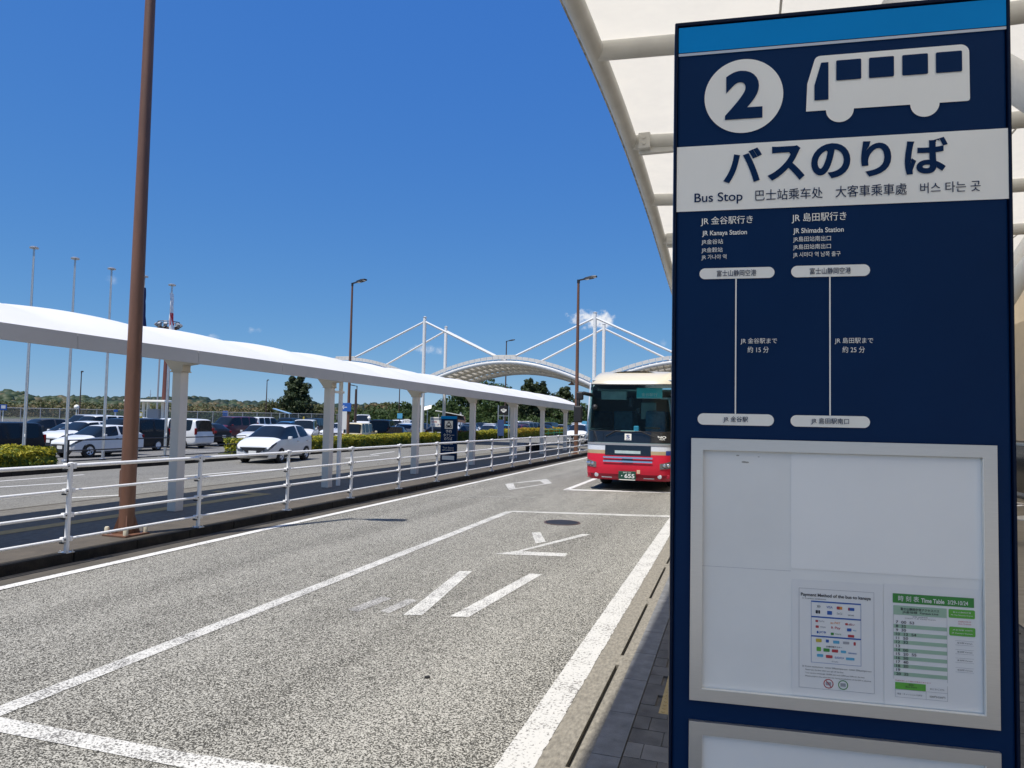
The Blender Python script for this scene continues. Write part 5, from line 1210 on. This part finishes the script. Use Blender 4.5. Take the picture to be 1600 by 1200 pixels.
X['leaf_tan'] = leafmat('tan_scrub_leaves', [(.085, .075, .030), (.15, .115, .05), (.20, .15, .075)], .3, .2)
X['bark'] = pm('tree_bark', (.07, .05, .035), .9, 0, .3, 4, .4, 30)
X['hedge_y'] = leafmat('golden_hedge_leaves', [(.17, .19, .02), (.40, .36, .03), (.60, .50, .05)], 2.2, .3)
X['hedge_g'] = leafmat('green_hedge_leaves', [(.045, .085, .014), (.11, .16, .025), (.19, .24, .035)], 2.2, .25)
X['hedge_r'] = leafmat('red_hedge_leaves', [(.07, .02, .012), (.15, .045, .025), (.20, .09, .035)], 2.2, .25)
X['hedge_o'] = leafmat('orange_hedge_leaves', [(.22, .12, .02), (.42, .24, .02), (.50, .34, .03)], 2.2, .25)
def hedge(label, x0, x1, y0, y1, h, n, cols=('hedge_y', 'hedge_g'), s=.09, ptop=.85, pside=.55):
    t = thing('hedge', label, 'hedge', (0, 0, .12), 0, 'clipped hedges along the roadway')
    b = MB(); L = y1 - y0; Wd = x1 - x0
    def topz(y, x): return h * (1 + .16 * noise.noise(Vector((x * .9, y * .55, 3))) + .14 * noise.noise(Vector((x * 2.2, y * 1.9, 7))) - .22 * abs((x - (x0 + x1) / 2) / (x1 - x0) * 2) ** 3)
    for _ in range(n):
        f = LG.random(); y = LG.uniform(y0, y1)
        if f < .45: x = LG.uniform(x0, x1); z = topz(y, x) - abs(LG.gauss(0, .05)); nr = (0, 0, 1); pr = ptop
        elif f < .9:
            z = h * LG.random() ** .8; x = x1 + .10 * noise.noise(Vector((z * 3, y * 1.7, 1))) - abs(LG.gauss(0, .06)) - .18 * max(0, z / h - .8) / .2; nr = (1, 0, .2); pr = pside * (.45 + .9 * z / h)
            if z > topz(y, x): z = topz(y, x)
        else:
            y = LG.choice((y0, y1)) + LG.gauss(0, .05); x = LG.uniform(x0, x1); z = h * LG.random(); nr = (0, 1 if y > (y0 + y1) / 2 else -1, 0); pr = pside
        cl = noise.noise(Vector((x * 1.3, y * 1.3, z * 1.8)))
        b.mi = 0 if LG.random() < pr + .5 * cl else 1
        leaf(b, Vector((x, y, z)), nr, s)
    b.build('foliage', [X[cols[0]], X[cols[1]]], t)
    c = MB(); c.rbox(x0 + .16, x1 - .16, y0 + .12, y1 - .12, .06, h * .80, .1); c.build('dark_core', pm('hedge_dark_core', (.03, .028, .012), .95, 0, .4, 9), t)  # solid dark box added inside the leaves so nothing shows through
    st_ = MB()
    for i in range(int(L * 1.5)):
        y = y0 + .2 + (L - .4) * i / max(1, int(L * 1.5) - 1); st_.path([(x1 - .45, y, -.02), (x1 - .4, y + LG.uniform(-.1, .1), h * .4)], .02, 5)
    st_.build('stems', X['bark'], t)
    return t
hedge('yellow green clipped hedge at the left edge of the photo below the black van', -22.0, -20.3, 9.5, 16.7, .64, 15000)
hedge('yellow green clipped hedge running behind the moving white hatchback', -22.1, -20.35, 26.4, 46.5, .68, 30000)
hedge('dark red hedge left of the taxi stand pylon', -22.0, -20.4, 47.0, 53.5, .72, 7000, ('hedge_r', 'hedge_g'), .11, .75, .25)
hedge('yellow hedge just right of the taxi stand pylon', -22.0, -20.45, 53.8, 64, .70, 9000, ('hedge_y', 'hedge_g'), .12)
hedge('orange and yellow flowering hedge near the end of the walkway roof', -22.0, -20.45, 64.5, 84, .80, 12000, ('hedge_o', 'hedge_y'), .14, .6, .4)
gp = thing('pipe_railing', 'low green pipe railing in front of the orange hedge', 'railing', (-20.1, 0, 0))
X['navypole'] = pm('dusty_blue_panel', (.04, .08, .20), .5, 0, .1, 2)
X['gpaint'] = pm('green_rail_paint', (.06, .30, .12), .5, 0, .1, 3)
for y in (72, 74.5, 77, 79.5, 82): MB().path([(0, y, 0), (0, y, .8)], .04, 8).build('post', X['gpaint'], gp)
MB().path([(0, 72, .78), (0, 82, .78)], .035, 8).path([(0, 72, .4), (0, 82, .4)], .03, 8).build('rail', X['gpaint'], gp)

def tree(name, label, px, depth, top_row, width, kind, mat, n=2600, s=.45, skirt=.12):
    p = bearing(px, depth, -.36); H = height_at(px, top_row, depth) + .36
    t = thing(name, label, 'tree', p, 0, 'trees behind the car park')
    tk = MB(); tk.path([(0, 0, -.2), (.05, 0, H * .35), (-.04, .05, H * .7)], [.05 * width + .08, .04 * width + .06, .03], 8)
    for i in range(5):
        a = i * 2.4; z = H * (.25 + .1 * i); tk.path([(0, 0, z), (math.cos(a) * width * .2, math.sin(a) * width * .2, z + H * .08), (math.cos(a) * width * .36, math.sin(a) * width * .36, z + H * .13)], [.08, .05, .02], 6)
    tk.build('trunk', X['bark'], t)
    b = MB()
    if kind == 'cone':
        nb = 30
        for i in range(nb):
            f = i / (nb - 1); z = H * (skirt + (.97 - skirt) * f)
            r = width / 2 * (1 - .70 * f ** 2.0) * (.75 + .5 * LG.random()); a = i * 2.39 + LG.uniform(-.4, .4); q = r * LG.uniform(.45, .8)
            blob(b, (q * math.cos(a), q * math.sin(a), z), r * .55, H * .07, n // nb, s)
        blob(b, (0, 0, H * .5), width * .30, H * .42, n // 4, s)
    else:
        nb = 16
        for i in range(nb):
            a = LG.uniform(0, 2 * pi); f = LG.random(); z = H * (skirt + .2 + (.62 - skirt) * f)
            q = width / 2 * math.sqrt(max(.05, 1 - ((f - .35) / .75) ** 2)) * LG.uniform(.2, .72)
            blob(b, (q * math.cos(a), q * math.sin(a), z), width * LG.uniform(.16, .27), H * LG.uniform(.09, .16), n // nb, s)
        blob(b, (0, 0, H * .82), width * .22, H * .17, n // 10, s); blob(b, (0, 0, H * .5), width * .30, H * .28, n // 6, s)
    b.build('crown', X[mat], t); return t
tree('conifer_tree', 'tall dark conifer standing alone behind the parked cars', 462, 130, 588, 6.6, 'cone', 'leaf_dark', 5200, .42, .03)
tree('broadleaf_tree', 'pale feathery young tree left of the tall conifer', 421, 132, 622, 4.6, 'round', 'leaf_olive', 700, .3)
tree('broadleaf_tree', 'low round green tree right of the tall conifer', 500, 136, 632, 6, 'round', 'leaf_olive', 1500, .4, 0)
TW = [(556, 638, 6, 'leaf_olive', 'olive bushy tree just right of the brown lamp in the hedge'), (585, 630, 8, 'leaf_tan', 'tan leafed tree above the high-roofed van'), (606, 628, 7.5, 'leaf_olive', 'olive tree over the middle of the cream and black vans'),
      (628, 627, 8, 'leaf_mid', 'green round tree behind the white notice sign'), (650, 632, 7, 'leaf_mid', 'green tree left of the white mast'), (672, 634, 8, 'leaf_mid', 'green tree just right of the white mast behind the parking notice board'),
      (697, 622, 8.5, 'leaf_mid', 'green tree behind the taxi stand pylon'), (724, 604, 10, 'leaf_mid', 'tall green tree right of the taxi stand pylon'), (757, 587, 11, 'leaf_mid', 'highest broad green tree below the white arch'),
      (782, 601, 9, 'leaf_mid', 'broad green tree right of the highest one below the arch'), (806, 622, 8, 'leaf_dark', 'dark tree behind the dark framed sign')]
for i, (px, row, w_, m_, l_) in enumerate(TW): tree('broadleaf_tree', l_, px, 128 + 5 * (i % 3), row, w_, 'round', m_, 3000, .42, -.05)
tree('conifer_tree', 'left of two dark pointed conifers below the arch right flank', 826, 124, 593, 5.4, 'cone', 'leaf_dark', 3200, .4, 0)
tree('conifer_tree', 'second dark conifer below the arch, just right of the first', 844, 126, 598, 5.6, 'cone', 'leaf_dark', 3200, .4, 0)
tree('conifer_tree', 'dark conifer just left of the far brown lamp pole', 880, 130, 606, 6.2, 'cone', 'leaf_dark', 3200, .42, 0)
tree('broadleaf_tree', 'dark green tree between the conifers and the far lamp pole', 862, 132, 620, 7, 'round', 'leaf_dark', 2600, .42, -.05)
tree('broadleaf_tree', 'lighter green tree low below the two conifers', 853, 116, 652, 8, 'round', 'leaf_mid', 2600, .4, -.3)
tree('broadleaf_tree', 'green tree at the end of the walkway roof left of the bus mirror', 905, 128, 628, 8, 'round', 'leaf_mid', 2600, .42, -.05)
# undergrowth below the woods, and the scrub and forest on the far slopes: masses nobody could count
def mass(name, m, spots, n, s, label):
    b = MB()
    for p, rx, rz in spots: blob(b, p, rx, rz, n, s, LG, None, .7)
    o = b.build(name, m); return tag(o, label, None, None, 'stuff')
sp = [(bearing(LG.uniform(545, 920), LG.uniform(118, 142), LG.uniform(.3, 2.0)), LG.uniform(1.6, 3), LG.uniform(1.2, 2.2)) for _ in range(120)]
mass('undergrowth', X['leaf_mid'], sp, 170, .42, 'green undergrowth below the woods behind the car park')
sp = [(bearing(LG.uniform(-60, 250), d, h), LG.uniform(3.5, 6), LG.uniform(1.8, 3.0)) for d, h in [(LG.uniform(185, 270), LG.uniform(.2, 2.4)) for _ in range(95)]]
mass('scrub', X['leaf_olive'], sp[:60], 190, .62, 'olive scrub on the slope behind the fence at the left'); mass('scrub', X['leaf_tan'], sp[60:], 190, .62, 'tan scrub on the slope behind the fence at the left')
sp = [(bearing(LG.uniform(255, 560), d, h), LG.uniform(4, 6.5), LG.uniform(1.8, 3.0)) for d, h in [(LG.uniform(190, 280), LG.uniform(.2, 2.6)) for _ in range(95)]]
mass('scrub', X['leaf_tan'], sp[:58], 190, .62, 'tan scrub on the slope behind the fence in the middle'); mass('scrub', X['leaf_olive'], sp[58:], 190, .62, 'olive scrub on the slope behind the fence in the middle')
sp = [(bearing(LG.uniform(160, 470), LG.uniform(146, 160), LG.uniform(.3, 1.0)), LG.uniform(1.5, 2.6), LG.uniform(.9, 1.6)) for _ in range(34)]
mass('undergrowth', X['leaf_mid'], sp, 150, .40, 'dark green bushes behind the chain-link fence')
RID = [(-400, 606), (-60, 610), (0, 613), (15, 611), (35, 614), (60, 620), (100, 621), (130, 620), (170, 622), (250, 623), (300, 621), (350, 625), (400, 626), (450, 628), (500, 630), (560, 633), (620, 634), (700, 638), (800, 641), (900, 646), (1100, 650), (1500, 655)]
def ridge(px):
    for (a, p), (c, q) in zip(RID[:-1], RID[1:]):
        if a <= px <= c: return p + (q - p) * (px - a) / (c - a)
    return 655
hm = leafmat('hill_forest', [(.010, .022, .013), (.022, .040, .020), (.045, .062, .028), (.075, .078, .038)], .02, 0)
bmi = bmesh.new(); bmesh.ops.create_icosphere(bmi, subdivisions=2, radius=1); bmi.verts.index_update()
ICO = ([v.co.copy() for v in bmi.verts], [tuple(v.index for v in q.verts) for q in bmi.faces]); bmi.free()
def hill(name, D0, D1, drop, m, res, amp, label, cover, csize, cm):
    b = MB()
    def f(i, j):
        px = -380 + 1860 * i; D = D0 + (D1 - D0) * j; Dm = (D0 + D1) / 2
        az = math.atan((px - 800) / 1110); k = 1 / math.cos(az) if abs(az) < 1.2 else 2.5
        top = height_at(px, ridge(px) + drop, Dm) + 3
        q = bearing(px, D, 0)
        bump = math.sin(pi * min(1, j * 1.05)) ** .8
        nz = abs(noise.noise(Vector((q.x * .045, q.y * .045, 1)))) * 1.6 + noise.noise(Vector((q.x * .012, q.y * .012, 5))) * 1.2 + abs(noise.noise(Vector((q.x * .12, q.y * .12, 9)))) * .8
        return (q.x, q.y, -3 + (top + 2.0) * bump + amp * (nz - .9) * min(1, bump * 2))
    b.grid(f, res, 30); o = b.build(name, m, None, 80); tag(o, label, None, None, 'structure')
    c = MB()
    for _ in range(cover):
        p = Vector(f(LG.uniform(.15, .82), LG.uniform(.06, .60))); r_ = LG.uniform(.55, 1.35) * csize
        clump = noise.noise(Vector((p.x * .02, p.y * .02, 2))) + noise.noise(Vector((p.x * .006, p.y * .006, 4)))
        c.mi = min(2, max(0, int(1.2 + 1.6 * clump + LG.uniform(-.5, .5)))); sd_ = LG.uniform(0, 99); hgt = LG.uniform(.55, 1.0)
        c.add([p + Vector((v.x * r_, v.y * r_, v.z * r_ * hgt + r_ * .1)) * (1 + .34 * noise.noise(v * 2.6 + Vector((sd_, 0, 0)))) for v in ICO[0]], ICO[1])
    o = c.build('forest', [X[k_] for k_ in cm]); o.data.polygons.foreach_set('use_smooth', [True] * len(o.data.polygons)); tag(o, 'trees covering the ' + label, None, None, 'stuff')
X['far_dark'] = leafmat('far_dark_forest', [(.007, .017, .010), (.015, .029, .014), (.027, .042, .021)], .35, 0); X['far_mid'] = leafmat('far_green_forest', [(.017, .034, .013), (.032, .051, .019), (.052, .068, .027)], .35, 0); X['far_tan'] = leafmat('far_tan_forest', [(.048, .050, .021), (.08, .071, .033), (.115, .092, .046)], .35, 0)
hill('hills', 700, 1300, 10, hm, 620, 5.0, 'wooded ridge on the horizon', 6500, 6.0, ('far_dark', 'far_dark', 'far_mid'))
hm2 = leafmat('slope_scrub', [(.030, .045, .016), (.06, .075, .026), (.12, .105, .045), (.16, .125, .06)], .03, 0)
hill('hillside', 300, 560, 17, hm2, 620, 2.2, 'scrubby slope in front of the wooded ridge', 5200, 2.7, ('far_dark', 'far_mid', 'far_tan'))

# ------------------------------------------------------------------ small signs and posts over the car park
def post_sign(name, label, cat, px, row0, row1, depth, w, m, base_z=-.30, pole_m='sheet', poles=(0,), extra=None, rz=None, depth_t=.06, group=None):
    p = bearing(px, depth, base_z); z0, z1 = height_at(px, row1, depth) - base_z, height_at(px, row0, depth) - base_z
    a = math.atan2(p.y, p.x) - pi / 2 if rz is None else rz
    t = thing(name, label, cat, p, a, group)
    MB().rbox(-w / 2, w / 2, -depth_t / 2, depth_t / 2, z0, z1, .012).build('panel', X[m], t)
    b = MB()
    for x in poles: b.path([(x, depth_t / 2 + .03, 0), (x, depth_t / 2 + .03, z1 - .05)], .04, 8)
    b.build('pole', X[pole_m], t, 40)
    if extra: extra(t, w, z0, z1, -depth_t / 2 - .004)
    return t
post_sign('notice_board', 'tall blank white board on posts left of the brown lamp in the hedge', 'sign', 536, 642, 671, 47, .62, 'sheet', poles=(-.25, .25))
def ex(t, w, z0, z1, y):
    b = MB(); h = z1 - z0; rect(b, -w * .44, w * .44, z1 - h * .28, z1 - h * .08, y); b.build('heading_band', X['pgrey'], t)
    b = MB(); text(b, '駐車場', -w * .40, -w * .05, z0 + h * .42, z0 + h * .62, y); text(b, '→', .06 * w, .3 * w, z0 + h * .15, z0 + h * .35, y); b.build('lettering', X['pred'], t)
    b = MB(); text(b, 'のりば', -w * .4, .1 * w, z0 + h * .14, z0 + h * .34, y); text(b, 'P', .28 * w, .40 * w, z0 + h * .40, z0 + h * .62, y, .03); b.build('lettering', X['pblue'], t)
post_sign('notice_board', 'white parking notice board with red and blue lettering left of the taxi stand pylon', 'sign', 684, 652, 667, 52, 1.05, 'sheet', poles=(-.35, .35), extra=ex)
tm = thing('ticket_machine', 'grey ticket machines below the parking notice board', 'machine', bearing(682, 51, -.30), .5)
for x in (-.35, .25): MB().rbox(x - .17, x + .17, -.2, .2, 0, 1.15, .03).build('cabinet', X['pgrey'], tm)
sh = thing('solar_shelter', 'small shelter with a tilted solar panel roof behind the taxi stand pylon', 'shelter', bearing(704, 64, -.30), .5)
MB().prism([(-1.3, -.7, 2.75), (1.1, -.7, 2.35), (1.1, -.7, 2.42), (-1.3, -.7, 2.82)], (0, 1.5, 0)).build('roof', X['sheet'], sh)
MB().prism([(-.5, -.72, 2.0), (1.3, -.72, 1.7), (1.3, -.4, 2.3), (-.5, -.4, 2.62)], (0, .04, 0)).build('solar_panel', X['dkbrown'], sh)
for x in (-1.0, 1.0): MB().path([(x, .6, 0), (x, .6, 2.5)], .05, 8).build('post', X['sheet'], sh)
p = bearing(720, 66, -.30); tw = thing('warning_sign', 'white triangular road sign seen from behind, right of the taxi stand pylon', 'sign', p, .45)
MB().prism([(-.48, 0, 1.85), (.48, 0, 1.85), (0, 0, 2.75)], (0, .03, 0)).build('panel', X['steel'], tw); MB().path([(0, .06, 0), (0, .06, 2.5)], .035, 8).build('pole', X['steel'], tw)
MB().rbox(-.05, .05, -.01, .0, 2.0, 2.4, .005).build('mark', X['pgrey'], tw)
sp_ = thing('solar_lamp', 'small tilted white solar panel on a pole right of the second white mast', 'lamp', bearing(668, 66, -.30), .4)
MB().path([(0, 0, 0), (0, 0, 3.0)], .04, 8).build('pole', X['steel'], sp_); MB().prism([(-.35, -.3, 2.8), (.35, -.3, 3.0), (.35, .2, 3.3), (-.35, .2, 3.1)], (0, .02, .04)).build('solar_panel', X['sheet'], sp_)
def ex(t, w, z0, z1, y):
    b = MB(); rect(b, -w * .3, w * .3, z0 + .3 * (z1 - z0), z1 - .15 * (z1 - z0), y); b.build('mark', X['sheet'], t)
post_sign('direction_sign', 'dark blue direction sign on a pole over the left cars', 'sign', 5, 632, 641, 74, .62, 'pblue', extra=ex)
post_sign('direction_sign', 'small blue sign on a white pole left of the near lamp pole', 'sign', 181, 640, 644, 62, .32, 'pblue')
post_sign('direction_sign', 'yellow framed sign right of the near lamp pole', 'sign', 220, 644, 653, 62, .30, 'pgold', pole_m='pgold', extra=ex)
post_sign('direction_sign', 'small blue sign above the scrub right of the first shelter column', 'sign', 352, 642, 650, 150, 1.0, 'pblue', pole_m='trim')
post_sign('direction_sign', 'yellow green sign in front of the blue shelter', 'sign', 423, 653, 658, 125, 1.2, 'bgreen', pole_m='trim', poles=(-.4, .4))
post_sign('marker_post', 'short yellow marker right of the conifer foot', 'sign', 475, 651, 658, 120, .25, 'pgold', pole_m='pgold')
post_sign('direction_sign', 'teal poster box on a dark pole above the pale crossover', 'sign', 625, 646, 654, 70, .5, 'pcyan', pole_m='trim')
post_sign('direction_sign', 'small white sign left of the second white mast', 'sign', 636, 655, 662, 72, .62, 'sheet', extra=lambda t, w, z0, z1, y: (lambda b: (text(b, '出口', -w * .3, w * .3, z0 + .1, z1 - .1, y), b.build('lettering', X['pgrey'], t)))(MB()))
def ex(t, w, z0, z1, y):
    b = MB(); disc(b, 0, z1 - .42, .17, y, 24); rect(b, -w * .34, w * .34, z0 + .32, z0 + .48, y); b.build('mark', X['sheet'], t)
    f = MB(); f.path([(-w / 2 - .1, 0, 0), (-w / 2 - .1, 0, z1 + .05)], .05, 8).path([(w / 2 + .1, 0, 0), (w / 2 + .1, 0, z1 + .05)], .05, 8).bar((-w / 2 - .1, 0, z0 - .1), (w / 2 + .1, 0, z0 - .1), .06, .06); f.build('frame', X['steel'], t)
post_sign('direction_sign', 'dark framed board with a white round mark behind the shelter columns', 'sign', 787, 634, 648, 62, .72, 'trim', pole_m='steel', extra=ex)
post_sign('pylon_sign', 'slim blue pylon below the dark framed board', 'sign', 783, 656, 681, 62, .55, 'navypole', pole_m='navypole', depth_t=.2)
post_sign('signpost', 'slim black pole sign behind the far end of the shelter', 'sign', 886, 642, 660, 78, .35, 'trim', pole_m='trim')
post_sign('direction_sign', 'pale blue sign beside the left mirror of the bus', 'sign', 913, 658, 664, 80, .6, 'pcyan', pole_m='sheet')
for px, row, dep, r_, l_ in ((119.5, 636, 66, .22, 'white globe lamp above the parked white crossovers'), (577, 653, 70, .16, 'small white globe lamp behind the large black minivan')):
    zc = height_at(px, row, dep) + .30; g_ = thing('globe_lamp', l_, 'lamp', bearing(px, dep, -.30), 0)
    MB().path([(0, 0, 0), (0, 0, zc - r_)], .04, 8).build('pole', X['sheet'], g_, 40)
    MB().lathe((0, 0, zc), [(r_ * math.sin(a), -r_ * math.cos(a)) for a in [pi * i / 10 for i in range(11)]], 16).build('globe', X['sheet'], g_, 60)
bs = thing('blue_roof_shelter', 'small shelter with a tilted pale blue roof left of the conifer foot', 'shelter', bearing(443, 122, -.30), .4)
MB().prism([(-1.6, -1, 3.0), (1.2, -1, 2.2), (1.2, -1, 2.32), (-1.6, -1, 3.12)], (0, 2.0, 0)).build('roof', pm('pale_blue_roof', (.30, .48, .70), .4), bs)
for x in (-.6, 1.0): MB().path([(x, 0, 0), (x, 0, 2.4)], .08, 8).build('post', X['sheet'], bs)
dp = thing('utility_pole', 'bare dark pole right of the brown lamp in the hedge', 'pole', bearing(555, 84, -.30))
MB().path([(0, 0, 0), (0, 0, height_at(555, 608, 84) + .3)], [.13, .09], 10).build('pole', X['dkbrown'], dp, 40)
an = thing('radio_mast', 'thin radio mast on the ridge right of the near lamp pole', 'mast', bearing(234, 900, 14))
MB().path([(0, 0, 0), (0, 0, height_at(234, 609, 900) - 14)], [.5, .18], 6).build('mast', X['pgrey'], an); MB().bar((-2, 0, 9), (2, 0, 9), .3, .3).build('crossarm', X['pgrey'], an)
bd = thing('delineator_post', 'red and white striped delineator post behind the far shelter columns', 'bollard', bearing(803, 40.5, .128))
for i in range(4): MB().lathe((0, 0, .2 * i), [(.045, 0), (.045, .2)], 10).build('band', X['sheet'] if i % 2 else X['pred'], bd)
bpy.data.objects.remove(_fo); bpy.data.curves.remove(_fc)
